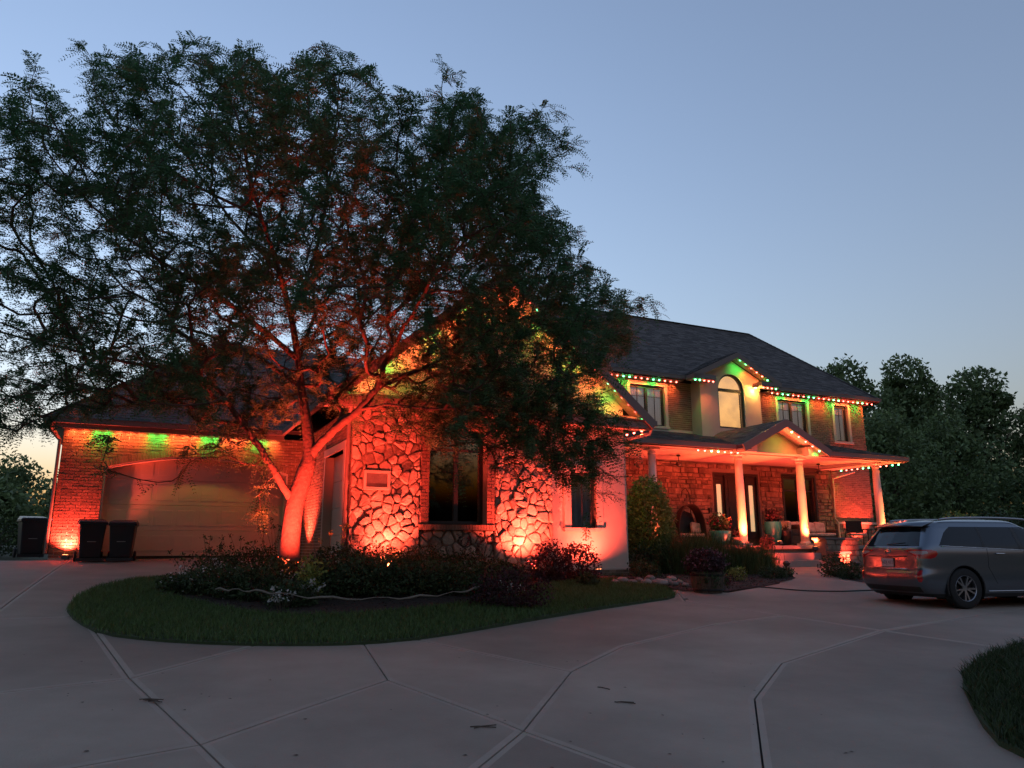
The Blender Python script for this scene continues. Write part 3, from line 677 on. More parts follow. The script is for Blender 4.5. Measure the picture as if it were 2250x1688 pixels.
def pane_q(a,b,s,z0,z1): return MB().add([(a,-s,z0),(b,-s,z0),(b,-s,z1),(a,-s,z1)],[(0,1,2,3)])
def window(u0,u1,z0,z1,s,mull=(),rails=(),trim=.13,trimm=TRIM,sill=True,curtain=True,grille=(),back=DARKR,headonly=False,fw=.06,recess=.07):
    w = empty('window', parent=house)
    f = MB(); sf = s-recess
    f.h(u0,u0+fw,sf-.07,sf,z0,z1); f.h(u1-fw,u1,sf-.07,sf,z0,z1); f.h(u0+fw,u1-fw,sf-.07,sf,z0,z0+fw); f.h(u0+fw,u1-fw,sf-.07,sf,z1-fw*1.5,z1)
    for m_ in mull: f.h(m_-.055,m_+.055,sf-.07,sf+.002,z0+fw,z1-fw*1.5)
    for r_ in rails: f.h(u0+fw,u1-fw,sf-.068,sf-.001,r_-.03,r_+.03)
    part(f, 'frame', FRAME, w)
    edges = [u0+fw]+[x for m_ in mull for x in (m_-.055,m_+.055)]+[u1-fw]
    for k in range(0,len(edges),2): part(pane_q(edges[k],edges[k+1],sf-.042,z0+fw,z1-fw*1.5), 'pane', GLASS, w)
    if grille:
        gmb = MB()
        for gtype,x,a,b in grille:
            if gtype == 'v': gmb.h(x-.009,x+.009,sf-.038,sf-.024,a,b)
            else: gmb.h(a,b,sf-.0375,sf-.0235,x-.009,x+.009)
        part(gmb, 'grille', FRAME, w)
    if curtain:
        n = int((u1-u0)/.02); V = []; 
        for i in range(n+1):
            u = u0+.03+(u1-u0-.06)*i/n; y = -(sf-.16)+.022*math.sin(u*37+1.3*math.sin(u*5))
            V += [(u,y,z0+.03),(u,y+.01*math.sin(u*21),z1-.05)]
        part(MB().add(V,[(2*i,2*i+2,2*i+3,2*i+1) for i in range(n)]), 'curtain', CURT, w, True)
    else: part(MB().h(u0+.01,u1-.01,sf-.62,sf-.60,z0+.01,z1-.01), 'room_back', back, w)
    sd = MB(); sd.h(u0,u0+.012,sf-.6,sf-.071,z0,z1); sd.h(u1-.012,u1,sf-.6,sf-.071,z0,z1); sd.h(u0,u1,sf-.6,sf-.071,z0-.012,z0); sd.h(u0,u1,sf-.6,sf-.071,z1,z1+.012); part(sd, 'reveal', DARKR, w)
    if trim:
        t = MB(); t.h(u0-trim,u0,s-.09,s+.045,z0,z1+trim); t.h(u1,u1+trim,s-.09,s+.045,z0,z1+trim); t.h(u0,u1,s-.09,s+.045,z1,z1+trim); part(t, 'trim', trimm, w)
    if sill: part(MB().h(u0-trim-.03,u1+trim+.03,s-.09,s+.085,z0-.10,z0-.002), 'sill', trimm, w)
    return w
bigwin = window(WU0,WU1,WZ0,WZ1,BS+.02,mull=(9.06,),rails=(3.93,),trim=0,sill=False,curtain=False,fw=.075)
window(SU0,SU1,SZ0,SZ1,BS,mull=(),trim=.2,trimm=STUCCO,sill=True,curtain=True,grille=(('v',(SU0+SU1)/2+.02,SZ0+.06,SZ1-.1),),fw=.05)
# left flank of the block: brick with a single garage door
FS0, FS1, FZ1 = 3.3, 5.55, 3.88
fw_ = MB(); fw_.h(BU0-.0,BU0+.3,.02,FS0,.9,4.8); fw_.h(BU0,BU0+.3,FS1,BS-.31,.7,4.8); fw_.h(BU0,BU0+.3,FS0,FS1,FZ1,4.8); flank = part(fw_, 'flank_wall', MORTAR)
fs = MB(); brick_rows(.04,FS0,1.1,4.76,BU0,[],stuff=fs,axis='v'); brick_rows(FS0,BS-.02,FZ1+.2,4.76,BU0,[],stuff=fs,axis='v'); brick_rows(FS1+.22,BS+.1,1.0,FZ1+.2,BU0,[],stuff=fs,axis='v'); stuff_part(fs, 'brick_courses', BRICK, flank)
ft = MB(); ft.box(BU0-.05,BU0+.32,-(FS1+.2),-FS1,.95,FZ1+.18); ft.box(BU0-.03,BU0+.32,-(FS0+.12),-FS0,.95,FZ1); ft.box(BU0-.05,BU0+.32,-FS1,-(FS0+.0),FZ1,FZ1+.18); part(ft, 'door_trim', TRIM)
sd_ = empty('side_garage_door', parent=house)
for k in range(4): part(MB().box(BU0+.2,BU0+.25,-FS1,-(FS0+.12),1.2+k*.672,1.2+k*.672+.664), 'door_panel', DOORT, sd_)
part(MB().tube([hp(BU0-.09,BS+.3,4.8),hp(BU0-.07,BS+.12,4.5),hp(BU0-.07,BS+.1,1.0)], .05, 8), 'downspout', FASC)

# --- main wall, upper storey
UZ0 = 5.6; MW = 7.93
W1 = (18.40,20.02,6.12,7.68); W2 = (25.90,27.56,6.10,7.70); W3 = (29.20,30.05,6.10,7.71)
DU_0, DU_1, DS = 21.31, 24.40, .6
mw = MB()
cuts = [14.0,W1[0],W1[1],W2[0],W2[1],W3[0],W3[1],MU1]
for k in range(0,len(cuts),2): mw.h(cuts[k],cuts[k+1],-.3,0,5.2,MW)
for w in (W1,W2,W3): mw.h(w[0],w[1],-.3,0,5.2,w[2]); mw.h(w[0],w[1],-.3,0,w[3],MW)
mw.h(MU1-.3,MU1,-7.2,-.3,.6,MW); mw.h(14,MU1-.3,-7.2,-6.9,.6,MW)
upper = part(mw, 'brick_wall', MORTAR)
def rect(u0,u1,z0,z1,m=.13): return lambda z: (u0-m,u1+m) if z0-.1 < z < z1+m else None
ub = MB()
ops = [rect(*W1),rect(*W2),rect(*W3),lambda z:(DU_0,DU_1)]
brick_rows(14.6,MU1-.002,5.62,MW-.01,0,ops,stuff=ub)
stuff_part(ub, 'brick_courses', BRICK, upper)
def casement(W, cur=True):
    m_ = (W[0]+W[1])/2; a = (W[0]+m_)/2; b = (W[1]+m_)/2; zr = W[3]-.42
    gr = [('v',a,W[2]+.06,W[3]-.09),('v',b,W[2]+.06,W[3]-.09),('h',zr,W[0]+.06,m_-.055),('h',zr,m_+.055,W[1]-.06)]
    return window(*W,0,mull=(m_,),grille=gr)
casement(W1); casement(W2)
window(*W3,0,grille=(('v',(W3[0]+W3[1])/2,W3[2]+.06,W3[3]-.09),('h',W3[3]-.42,W3[0]+.06,W3[1]-.06)))
# arched bay with its own gable
dw = MB(); AU0, AU1, AZ0, AZS = 22.20, 23.53, 6.15, 7.70; AR = (AU1-AU0)/2; AC = (AU0+AU1)/2
dw.h(DU_0,AU0,-.1,DS,5.2,MW); dw.h(AU1,DU_1,-.1,DS,5.2,MW); dw.h(AU0,AU1,.3,DS,5.2,AZ0)
nseg = 24
for i in range(nseg):
    a0 = math.pi*i/nseg; a1 = math.pi*(i+1)/nseg; p = (AC-AR*math.cos(a0), AZS+AR*math.sin(a0)); q = (AC-AR*math.cos(a1), AZS+AR*math.sin(a1))
    ztop = lambda u: 8.99-abs(u-(DU_0+DU_1)/2)*.475
    dw.add([(p[0],-DS,p[1]),(q[0],-DS,q[1]),(q[0],-DS,ztop(q[0])),(p[0],-DS,ztop(p[0])),(p[0],-.3,p[1]),(q[0],-.3,q[1])], [(0,1,2,3),(1,0,4,5)])
for (a,b) in ((DU_0,AU0),(AU1,DU_1)): dw.prism([hp(a,DS,MW),hp(b,DS,MW),hp(b,DS,ztop(b)),hp(a,DS,ztop(a))],(0,.5,0))
part(dw, 'bay_wall', STUCCO)
aw = empty('window', parent=house); aw['label'] = 'tall arched window glowing warm yellow'
fr = MB(); w_ = .07; sA = DS-.06
fr.h(AU0,AU0+w_,sA-.07,sA,AZ0,AZS); fr.h(AU1-w_,AU1,sA-.07,sA,AZ0,AZS); fr.h(AU0+w_,AU1-w_,sA-.07,sA,AZ0,AZ0+w_); fr.h(AU0+w_,AU1-w_,sA-.07,sA,AZS-.06,AZS+.06)
for i in range(nseg):
    a0 = math.pi*i/nseg; a1 = math.pi*(i+1)/nseg; P_ = []
    for r_ in (AR,AR-w_):
        for a in (a0,a1): P_.append((AC-r_*math.cos(a), AZS+r_*math.sin(a)))
    fr.prism([(P_[0][0],-sA,P_[0][1]),(P_[1][0],-sA,P_[1][1]),(P_[3][0],-sA,P_[3][1]),(P_[2][0],-sA,P_[2][1])],(0,.07,0))
fr.h(AU1-w_-.10,AU1-w_-.075,sA-.06,sA-.02,AZ0+w_,AZS-.06)
part(fr, 'frame', FRAME, aw)
part(pane_q(AU0+w_,AU1-w_,sA-.042,AZ0+w_,AZS-.06), 'pane', GLASS, aw)
pz_ = [hp(AC-(AR-w_)*math.cos(math.pi*i/nseg),sA-.04,AZS+.06+(AR-w_-.02)*math.sin(math.pi*i/nseg)*.93) for i in range(nseg+1)]
part(MB().add(pz_[::-1],[tuple(range(len(pz_)))]), 'pane', GLASS, aw)
part(MB().h(AU0+.01,AU1-.01,sA-.20,sA-.18,AZ0,AZS+AR), 'lit_blind', LIT, aw)
# bay gable roof with boxed returns
DR, DE, DSF = 22.85, 8.12, 1.08; DH = 2.22; DAP = DE+DH*.475
dl_ = hp(DR-DH,DSF,DE); dr_ = hp(DR+DH,DSF,DE); da_ = hp(DR,DSF,DAP); dl2 = hp(DR-DH,-.4,DE); dr2 = hp(DR+DH,-.4,DE); da2 = hp(DR,-1.6,DAP)
rb_ = MB(); solid_roof(rb_,[dl_,da_,da2,dl2],.1); solid_roof(rb_,[da_,dr_,dr2,da2],.1); droof = part(rb_, 'bay_roof', ROOFB)
sh = MB(); course_roof(sh,[dl2,dl_,da_,da2]); course_roof(sh,[dr_,dr2,da2,da_]); stuff_part(sh,'shingles',SHING,droof)
rake(hp(DR-DH,DSF+.03,DE+.0), hp(DR+.02,DSF+.03,DAP),hgt=.2); rake(hp(DR-.02,DSF+.032,DAP), hp(DR+DH,DSF+.032,DE),hgt=.2)
ds_ = MB()
for (a,b) in (((DR-DH,DE-.12),(DR,DAP-.12)),((DR,DAP-.12),(DR+DH,DE-.12))): ds_.prism([(a[0],-DSF,a[1]),(b[0],-DSF,b[1]),(b[0],-DS,b[1]),(a[0],-DS,a[1])],(0,0,-.02))
part(ds_, 'rake_soffit', SOFF)
for (a,b) in ((DR-DH-.02,DR-DH+1.05),(DR+DH-1.05,DR+DH+.02)):
    part(MB().h(a,b,me_+.13,DSF+.06,DE-.2,DE-.04), 'eave_return', FASC)
    part(MB().h(a+.04,b-.04,DS+.001,DSF+.02,DE-.22,DE-.201), 'soffit', SOFF)
# pendant lamp under the right return
pl = MB(); pl.tube([hp(23.98,.80,DE-.22),hp(23.98,.80,7.98)],.012,6); pl.lathe([(.03,0),(.09,-.05),(.11,-.13)],12,(23.98,-.80,8.0)); part(pl,'lamp_shade',FRAME)

# --- porch
PF = 1.62; PC = 4.78; PE = 5.0; PS = 3.5; PU1 = 28.95
pw = MB()
Dr = (22.20,24.52,PF,4.45); PW = (25.88,27.62,2.44,4.42); SU_R = 28.62
pw.h(14.0,Dr[0],-.3,0,.6,5.2); pw.h(Dr[1],PW[0],-.3,0,.6,5.2); pw.h(PW[1],SU_R,-.3,0,.6,5.2); pw.h(Dr[0],Dr[1],-.3,0,.6,PF); pw.h(Dr[0],Dr[1],-.3,0,Dr[3],5.2); pw.h(PW[0],PW[1],-.3,0,.6,PW[2]); pw.h(PW[0],PW[1],-.3,0,PW[3],5.2); pw.h(SU_R,MU1,-.3,0,.4,5.2)
lower = part(pw, 'stone_wall', STMORT)
ash = MB()
def ashlar(u0,u1,z0,z1,s,ops,mb):
    z = z0
    while z < z1-.03:
        h = min(random.choice((.11,.15,.19,.23)), z1-z); u = u0-random.uniform(0,.2)
        while u < u1:
            w = random.uniform(.16,.46); a = max(u0,u)+.008; b = min(u1,u+w)-.008; u += w
            zz0, zz1 = z+.008, z+h-.008; segs = [(a,b)]
            for o in ops:
                if zz1 > o[2] and zz0 < o[3]:
                    ns = []
                    for (p,q) in segs:
                        if q <= o[0] or p >= o[1]: ns.append((p,q)); continue
                        if p < o[0]: ns.append((p,o[0]))
                        if q > o[1]: ns.append((o[1],q))
                    segs = ns
            for (p,q) in segs:
                if q-p > .04:
                    d = random.uniform(.02,.06); e = .012
                    mb.add([(p,-s+.005,zz0),(q,-s+.005,zz0),(q,-s+.005,zz1),(p,-s+.005,zz1),(p+e,-s-d,zz0+e),(q-e,-s-d*random.uniform(.8,1.1),zz0+e),(q-e,-s-d,zz1-e),(p+e,-s-d*random.uniform(.8,1.1),zz1-e)],
                           [(4,5,6,7),(0,1,5,4),(1,2,6,5),(2,3,7,6),(3,0,4,7)])
        z += h
ashlar(14.05,SU_R,PF,4.78,0,[(Dr[0]-.1,Dr[1]+.1,PF,Dr[3]+.1),(PW[0]-.1,PW[1]+.1,PW[2]-.1,PW[3]+.1)],ash)
ashlar(SU_R+.04,MU1,.8,2.52,.0,[],ash)
stuff_part(ash,'stone_courses',ASHLAR,lower)
br_ = MB(); part(MB().h(SU_R+.03,MU1-.001,-.01,.004,2.62,5.3),'brick_backing',MORTAR); brick_rows(SU_R+.05,MU1-.002,2.62,5.3,.004,[],stuff=br_); stuff_part(br_,'brick_courses',BRICK,lower)
part(MB().h(SU_R+.02,MU1+.06,0,.11,2.52,2.61),'stone_ledge',TRIM)
part(MB().tube([hp(SU_R+.9,.55,4.72),hp(SU_R+.55,.3,4.6),hp(SU_R+.05,.10,4.42),hp(SU_R-.02,.09,2.75),hp(SU_R+.12,.12,2.55),hp(SU_R+.12,.14,.95)],.045,8),'downspout',TRIM)
window(*PW,0,mull=((PW[0]+PW[1])/2,),rails=(3.86,),trim=.09,trimm=FRAME,sill=True,curtain=False)
door = empty('front_door', parent=house)
f = MB(); f.h(Dr[0],Dr[0]+.09,-.16,.02,PF,Dr[3]); f.h(Dr[1]-.09,Dr[1],-.16,.02,PF,Dr[3]); f.h(Dr[0]+.09,Dr[1]-.09,-.16,.02,Dr[3]-.1,Dr[3])
d0, d1 = 22.88, 23.84
f.h(d0-.1,d0,-.16,.015,PF,Dr[3]-.1); f.h(d1,d1+.1,-.16,.015,PF,Dr[3]-.1); part(f,'door_frame',FRAME,door)
dl1 = MB(); dl1.h(d0,d1,-.12,-.06,PF+.02,Dr[3]-.1); 
for (a,b) in ((PF+.15,PF+.75),(PF+.9,PF+1.5),(PF+1.65,PF+2.55)): dl1.h(d0+.12,d1-.12,-.06,-.045,a,b)
part(dl1,'door_leaf',FRAME,door); part(MB().tube([hp(d0+.09,-.0,PF+.95),hp(d0+.09,-.0,PF+1.25)],.012,8),'handle',IRON,door)
for (a,b) in ((Dr[0]+.09,d0-.1),(d1+.1,Dr[1]-.09)):
    part(MB().h(a,b,-.15,-.06,PF,PF+.55),'kick_panel',FRAME,door); part(MB().h(a,b,-.15,-.06,Dr[3]-.45,Dr[3]-.1),'head_panel',FRAME,door)
    m_ = (a+b)/2
    part(MB().h(a,m_-.13,-.15,-.06,PF+.55,Dr[3]-.45).h(m_+.13,b,-.15,-.06,PF+.55,Dr[3]-.45),'stile',FRAME,door)
    part(MB().h(m_-.13,m_+.13,-.12,-.11,PF+.55,Dr[3]-.45),'sidelight',LIT2,door)
# porch floor, riser face, steps
fl = MB(); fl.h(14.05,28.9,.002,3.42,PF-.12,PF); bevel(part(fl,'porch_floor',PORCHF),.01)
fc = MB(); fc.h(14.05,21.05,.5,3.36,.4,PF-.121); fc.h(23.6,28.85,.5,3.36,.4,PF-.121); fc.h(21.05,23.6,.5,3.3,.4,PF-.121); base = part(fc,'porch_base',STMORT)
ab = MB(); ashlar(14.05,21.05,.85,PF-.125,3.36,[],ab); ashlar(23.6,28.85,.8,PF-.125,3.36,[],ab); stuff_part(ab,'stone_courses',ASHLAR,base)
for k,(s1,zt) in enumerate(((3.80,1.37),(4.16,1.12))):
    bevel(part(MB().h(21.1,23.58,3.30,s1,.5+.001*k,zt),'step',PORCHF),.012)
# columns
def column(u, s):
    c = empty('column', hp(u,s,0), parent=house)
    part(MB().lathe([(.150,PF+.14),(.152,PF+.9),(.146,PF+1.8),(.128,PC-.20)],24),'shaft',WHITEC,c,True)
    part(MB().box(-.21,.21,-.21,.21,PF,PF+.07).lathe([(.18,PF+.07),(.19,PF+.10),(.165,PF+.14)],24),'plinth',WHITEC,c)
    part(MB().lathe([(.128,PC-.20),(.145,PC-.19),(.145,PC-.17),(.13,PC-.16),(.135,PC-.10),(.175,PC-.06)],24).box(-.2,.2,-.2,.2,PC-.06,PC-.001),'capital',WHITEC,c,False)
for u in (17.12,20.82,23.72,27.75): column(u,3.0)
# beam, ceiling, eave
bmb = MB(); bmb.h(14.05,28.2,2.86,3.14,PC,PC+.20); bmb.h(27.95,28.2,.0,2.86,PC,PC+.2); part(bmb,'porch_beam',SOFF)
part(MB().h(14.05,27.95,.05,2.86,PC+.06,PC+.09),'porch_ceiling',SOFF)
bd = MB()
for k in range(1,14): bd.h(14.05,27.94,.2*k,.2*k+.012,PC+.052,PC+.0599)
part(bd,'ceiling_battens',SOFF)
for (a,b) in ((14.7,20.45),(24.1,PU1)):
    part(MB().h(a,b,PS-.03,PS,PC+.02,PE-.01),'fascia',FASC)
    g = MB(); g.h(a,b,PS+.002,PS+.11,PC+.06,PC+.075); g.h(a,b,PS+.10,PS+.115,PC+.076,PE-.02); g.h(a,b,PS+.085,PS+.13,PE-.019,PE-.0); part(g,'gutter',FASC)
part(MB().h(14.2,PU1-.031,3.141,PS-.031,PC+.02,PC+.05),'soffit',SOFF); part(MB().h(28.201,PU1-.031,0,3.14,PC+.02,PC+.05),'soffit',SOFF)
part(MB().h(PU1-.03,PU1,0,PS-.031,PC+.02,PE-.01),'fascia',FASC)
pt = 5.92
pA = hp(14.3,PS+.05,PE); pB = hp(PU1,PS+.05,PE); pC_ = hp(PU1-.9,.0,pt); pD = hp(14.3,.0,pt); pE_ = hp(PU1,-.4,PE)
pv1 = hp(20.29,PS+.05,PE); pv2 = hp(24.19,PS+.05,PE); pvc = hp(22.24,.0,pt)
rb_ = MB(); solid_roof(rb_,[pA,pv1,pvc,pD],.06); solid_roof(rb_,[pv2,pB,pC_,pvc],.06); solid_roof(rb_,[pB,pE_,pC_],.06); proof = part(rb_,'porch_roof',ROOFB)
sh = MB(); course_roof(sh,[pA,pv1,pvc,pD]); course_roof(sh,[pv2,pB,pC_,pvc]); course_roof(sh,[pB,pE_,pC_,pC_]); stuff_part(sh,'shingles',SHING,proof)
part(MB().h(14.7,28.0,.001,.03,pt+.005,pt+.10),'flashing',TRIM)
# porch gable
QC, QE, QSF, QH = 22.24, 4.98, 3.95, 2.0; QP = .50; QA = QE+QH*QP
ql = hp(QC-QH,QSF,QE); qr = hp(QC+QH,QSF,QE); qa = hp(QC,QSF,QA); ql2 = hp(QC-QH,2.9,QE); qr2 = hp(QC+QH,2.9,QE); qa2 = hp(QC,.1,QA)
rb_ = MB(); solid_roof(rb_,[ql,qa,qa2,ql2],.1); solid_roof(rb_,[qa,qr,qr2,qa2],.1); qroof = part(rb_,'porch_gable_roof',ROOFB)
sh = MB(); course_roof(sh,[ql2,ql,qa,qa2]); course_roof(sh,[qr,qr2,qa2,qa]); stuff_part(sh,'shingles',SHING,qroof)
rake(hp(QC-QH-.02,QSF+.03,QE+.01),hp(QC+.02,QSF+.03,QA),hgt=.26); rake(hp(QC-.02,QSF+.032,QA),hp(QC+QH+.02,QSF+.032,QE+.01),hgt=.26)
qs = MB()
for (a,b) in (((QC-QH,QE-.13),(QC,QA-.13)),((QC,QA-.13),(QC+QH,QE-.13))): qs.prism([(a[0],-QSF,a[1]),(b[0],-QSF,b[1]),(b[0],-3.1,b[1]),(a[0],-3.1,a[1])],(0,0,-.02))
part(qs,'rake_soffit',SOFF)
part(MB().prism([hp(QC-QH+.3,3.16,PC+.0),hp(QC+QH-.3,3.16,PC+.0),hp(QC+QH-.3,3.16,QE+.0),hp(QC,3.16,QA-.14),hp(QC-QH+.3,3.16,QE+.0)],(0,.12,0)),'gable_wall',STUCCO)
for u in (20.82,23.72): part(MB().h(u-.24,u+.24,2.80,3.72,PC+.001,QE+.12),'entablature',SOFF)
part(MB().h(20.3,20.58,3.1,QSF,PC+.03,QE-.02),'eave_return',FASC); part(MB().h(23.96,24.24,3.1,QSF,PC+.03,QE-.02),'eave_return',FASC)
# seat wall right of the steps
sw2 = MB(); sw2.h(23.65,25.25,3.45,3.95,.5,1.82); sw2.h(23.65,24.1,3.95,4.5,.5,1.35); seat = part(sw2,'seat_wall',STMORT)
s2 = MB(); ashlar(23.65,25.25,.85,1.82,3.95,[],s2); ashlar(23.65,24.1,.85,1.35,4.5,[],s2); stuff_part(s2,'stone_courses',ASHLAR,seat)
bevel(part(MB().h(23.58,25.32,3.42,4.02,1.821,1.89),'wall_cap',CAPST,seat),.01); bevel(part(MB().h(23.6,24.16,4.021,4.58,1.351,1.42),'wall_cap',CAPST,seat),.01)
# ------------------------------------------------------------------ coloured eave lights
RED = (1.0,.075,.044); GRN = (.06,1.0,.10)
_s = MB().lathe([(.006,-.034),(.022,-.028),(.031,-.012),(.033,.0),(.028,.012)],10)
bulb_me = {'r': _s.mesh('bulb',True), 'g': _s.mesh('bulb',True)}; bulb_me['r'].materials.append(BULBR); bulb_me['g'].materials.append(BULBG)
cap_me = MB().lathe([(.030,.012),(.030,.028)],10).mesh('socket'); cap_me.materials.append(BLACKP)
bl_d = {}
for k,c,e in (('r',(1.0,.16,.045),1.55),('g',GRN,.95)):
    d = bpy.data.lights.new('eave_lamp_'+k,'SPOT'); d.color = c; d.energy = e; d.spot_size = rad(108); d.spot_blend = .9; d.shadow_soft_size = .03; bl_d[k] = d
PAT = 'ggrrr'
def light_string(label, a, b, n, phase=0, tilt=(0,0), pat=PAT, group='red and green lights along the eaves'):
    a = Vector(a); b = Vector(b); st = empty('light_string', hw(*a[:2], a.z)); st.rotation_euler = (0,0,TH); tag(st, label, 'light string', group)
    O = Vector((a.x,-a.y,a.z)); d = Vector((b.x,-b.y,b.z))-O
    MB().tube([(0,0,.036), d+Vector((0,0,.036))], .012, 5).build('cable', BLACKP, st)
    for i in range(n):
        k = pat[(i+phase)%len(pat)]; p = d*((i+.5)/n)
        bo = link('bulb', bulb_me[k], None, st, p); link('socket', cap_me, None, bo)
        lo = bpy.data.objects.new('eave_lamp', bl_d[k]); col.objects.link(lo); lo.parent = bo; lo.location = (0,0,-.045); lo.rotation_euler = (tilt[0],tilt[1],0)
light_string('row of red and green bulbs under the garage gutter', (.1,.22,GE-.222), (5.6,.22,GE-.222), 20, 3, tilt=(rad(50),0))
light_string('bulbs along the left rake of the big stone-fronted gable', (BU0-.4,BSF-.1,BE+.02), (BC-.15,BSF-.1,BAP-.36), 19, 0, tilt=(rad(46),0))
light_string('bulbs along the right rake of the big stone-fronted gable', (BC+.15,BSF-.04,BAP-.40), (BU1+.45,BSF-.04,BE-.02), 19, 2, tilt=(rad(46),0))
light_string('short row of bulbs beside the stucco corner, under its side gutter', (BU1+.5,BSF-.15,4.74), (BU1+.5,4.9,4.74), 4, 2)
light_string('bulbs under the upper eave above the double window next to the big gable', (16.4,.36,ME-.245), (20.5,.36,ME-.245), 15, 0, tilt=(rad(50),0))
light_string('bulbs under the boxed eave left of the arched window', (20.66,1.0,DE-.25), (21.75,1.0,DE-.25), 5, 0)
light_string('bulbs up the right rake of the gable over the arched window', (DR+.1,DSF-.08,DAP-.22), (DR+1.75,DSF-.08,DE+.0), 6, 0, tilt=(rad(46),0))
light_string('bulbs under the boxed eave right of the arched window', (24.1,1.0,DE-.25), (25.0,1.0,DE-.25), 4, 2)
light_string('bulbs under the upper eave between arched window and house corner', (25.15,.36,ME-.245), (31.4,.36,ME-.245), 21, 3, tilt=(rad(50),0))
light_string('bulbs along the right rake of the small porch gable', (QC+.12,QSF-.03,QA-.36), (QC+QH-.3,QSF-.03,QE-.12), 5, 0, tilt=(rad(46),0), pat='grrrg')
light_string('bulbs under the porch fascia left of the porch gable', (18.6,PS-.1,PC-.025), (20.6,PS-.1,PC-.025), 7, 3)
light_string('bulbs along the side eave of the porch next to the brick corner', (PU1-.12,PS-.15,PC-.025), (PU1-.12,.3,PC-.025), 11, 0, group='red and green lights along the eaves')

# ------------------------------------------------------------------ ground flood lights
flood_body = MB().box(-.075,.075,-.05,.05,-.055,.055).box(-.09,.09,-.06,-.05,-.07,.07).mesh('flood_body'); flood_body.materials.append(BLACKP)
flood_lens = MB().box(-.062,.062,.0505,.054,-.045,.045).mesh('flood_lens'); flood_lens.materials.append(LENSR)
flood_stake = MB().tube([(0,0,0),(0,0,-.22)],.012,6).mesh('flood_stake'); flood_stake.materials.append(BLACKP)
def flood(label, loc, aim, power, cone=80, blend=.55, color=RED, soft=.04):
    loc = Vector(loc); aim = Vector(aim); f = empty('flood_light', loc); tag(f, label, 'flood light', 'red flood lights at the foot of walls and plants')
    d = (aim-loc).normalized(); q = d.to_track_quat('Y','Z')
    b = link('lamp_head', flood_body, None, f); b.rotation_mode = 'QUATERNION'; b.rotation_quaternion = q
    link('lens', flood_lens, None, b); link('stake', flood_stake, None, f)
    ld = bpy.data.lights.new('flood_lamp','SPOT'); ld.color = color; ld.energy = power; ld.spot_size = rad(cone); ld.spot_blend = blend; ld.shadow_soft_size = soft
    lo = bpy.data.objects.new('flood_lamp', ld); col.objects.link(lo); lo.parent = f; lo.rotation_mode = 'QUATERNION'; lo.location = d*.075; lo.rotation_quaternion = d.to_track_quat('-Z','Y')
    return f
FP = 2.5
flood('flood light on the ground at the brick garage corner, beside black bin', hw(.42,.24,t1(*hxy(.42,.24))+.10), hw(.5,-.06,4.0), 32*FP, 125, .85)
flood('flood light at the brick flank between garage door and stone', hw(5.7,1.7,t1(*hxy(5.7,1.7))+.14), hw(6.42,1.75,3.6), 42*FP, 100, .9)
flood('flood light below the plaque stone wall left of the dark window', hw(7.15,6.85,t1(*hxy(7.15,6.85))+.26), hw(7.2,6.15,4.3), 44*FP, 122, .85)
flood('flood light below stone wall between dark window and stucco', hw(10.75,6.85,t1(*hxy(10.7,6.85))+.26), hw(10.75,6.15,4.3), 44*FP, 122, .85)
flood('flood light in shrubs below the small stucco window', hw(12.7,6.62,t1(*hxy(12.7,6.6))+.20), hw(12.7,5.95,4.2), 24*FP, 146, 1.0)
tb = Vector((-3.98,13.85,0)); tb.z = island_h(tb.x,tb.y)+.16
flood('flood light in white flowers at foot of the big tree', tb, dpx(682,890,15.0), 105*FP, 118, 1.0, color=(1.0,.055,.03))
for u,lb in ((20.82,'flood light at foot of the column beside the steps and teal bowl'),(23.72,'flood light at foot of the column beside tall teal vase')):
    flood(lb, hw(u-.22,3.62,PF-.1), hw(u,3.02,3.9), 24*FP, 84, .8, color=(1.0,.17,.05))
flood('flood light at foot of the corner column behind the car', hw(27.9,3.85,1.25), hw(27.75,3.05,3.9), 36*FP, 60, .6, color=(1.0,.17,.05))
flood('flood light behind round shrub at foot of first porch column', hw(17.25,3.8,1.15), hw(17.12,3.0,4.2), 24*FP, 62, .6, color=(1.0,.17,.05))
flood('flood light under bare brick wall at the house corner', hw(29.9,.75,1.15), hw(29.9,-.02,4.6), 44*FP, 72)
flood('flood light beside the steps shining on the low stone post', hw(23.9,4.95,1.02), hw(23.9,4.5,1.35), 14*FP, 120, .9)
flood('flood light among plants left of the steps', hw(20.75,4.95,1.06), hw(20.85,4.3,1.7), 16*FP, 130, .9)
flood('flood light under the round shrub by stucco corner', hw(16.55,4.6,1.08), hw(17.4,3.9,1.7), 14*FP, 95)
flood('flood light in the bed by the porch corner lighting yellow bushes', hw(29.6,4.0,1.1), hw(31.5,3.4,2.0), 16*FP, 100)
flood('flood light on the porch floor washing the ceiling above the door', hw(22.3,3.2,PF+.1), hw(22.2,2.5,4.8), 17*FP, 128, .9)
flood('flood light on the porch floor behind the round shrub', hw(18.4,3.15,PF+.1), hw(18.6,2.3,4.8), 14*FP, 128, .9)
flood('flood light on the porch floor behind the seat wall', hw(25.6,3.15,PF+.1), hw(25.6,2.3,4.8), 15*FP, 128, .9)

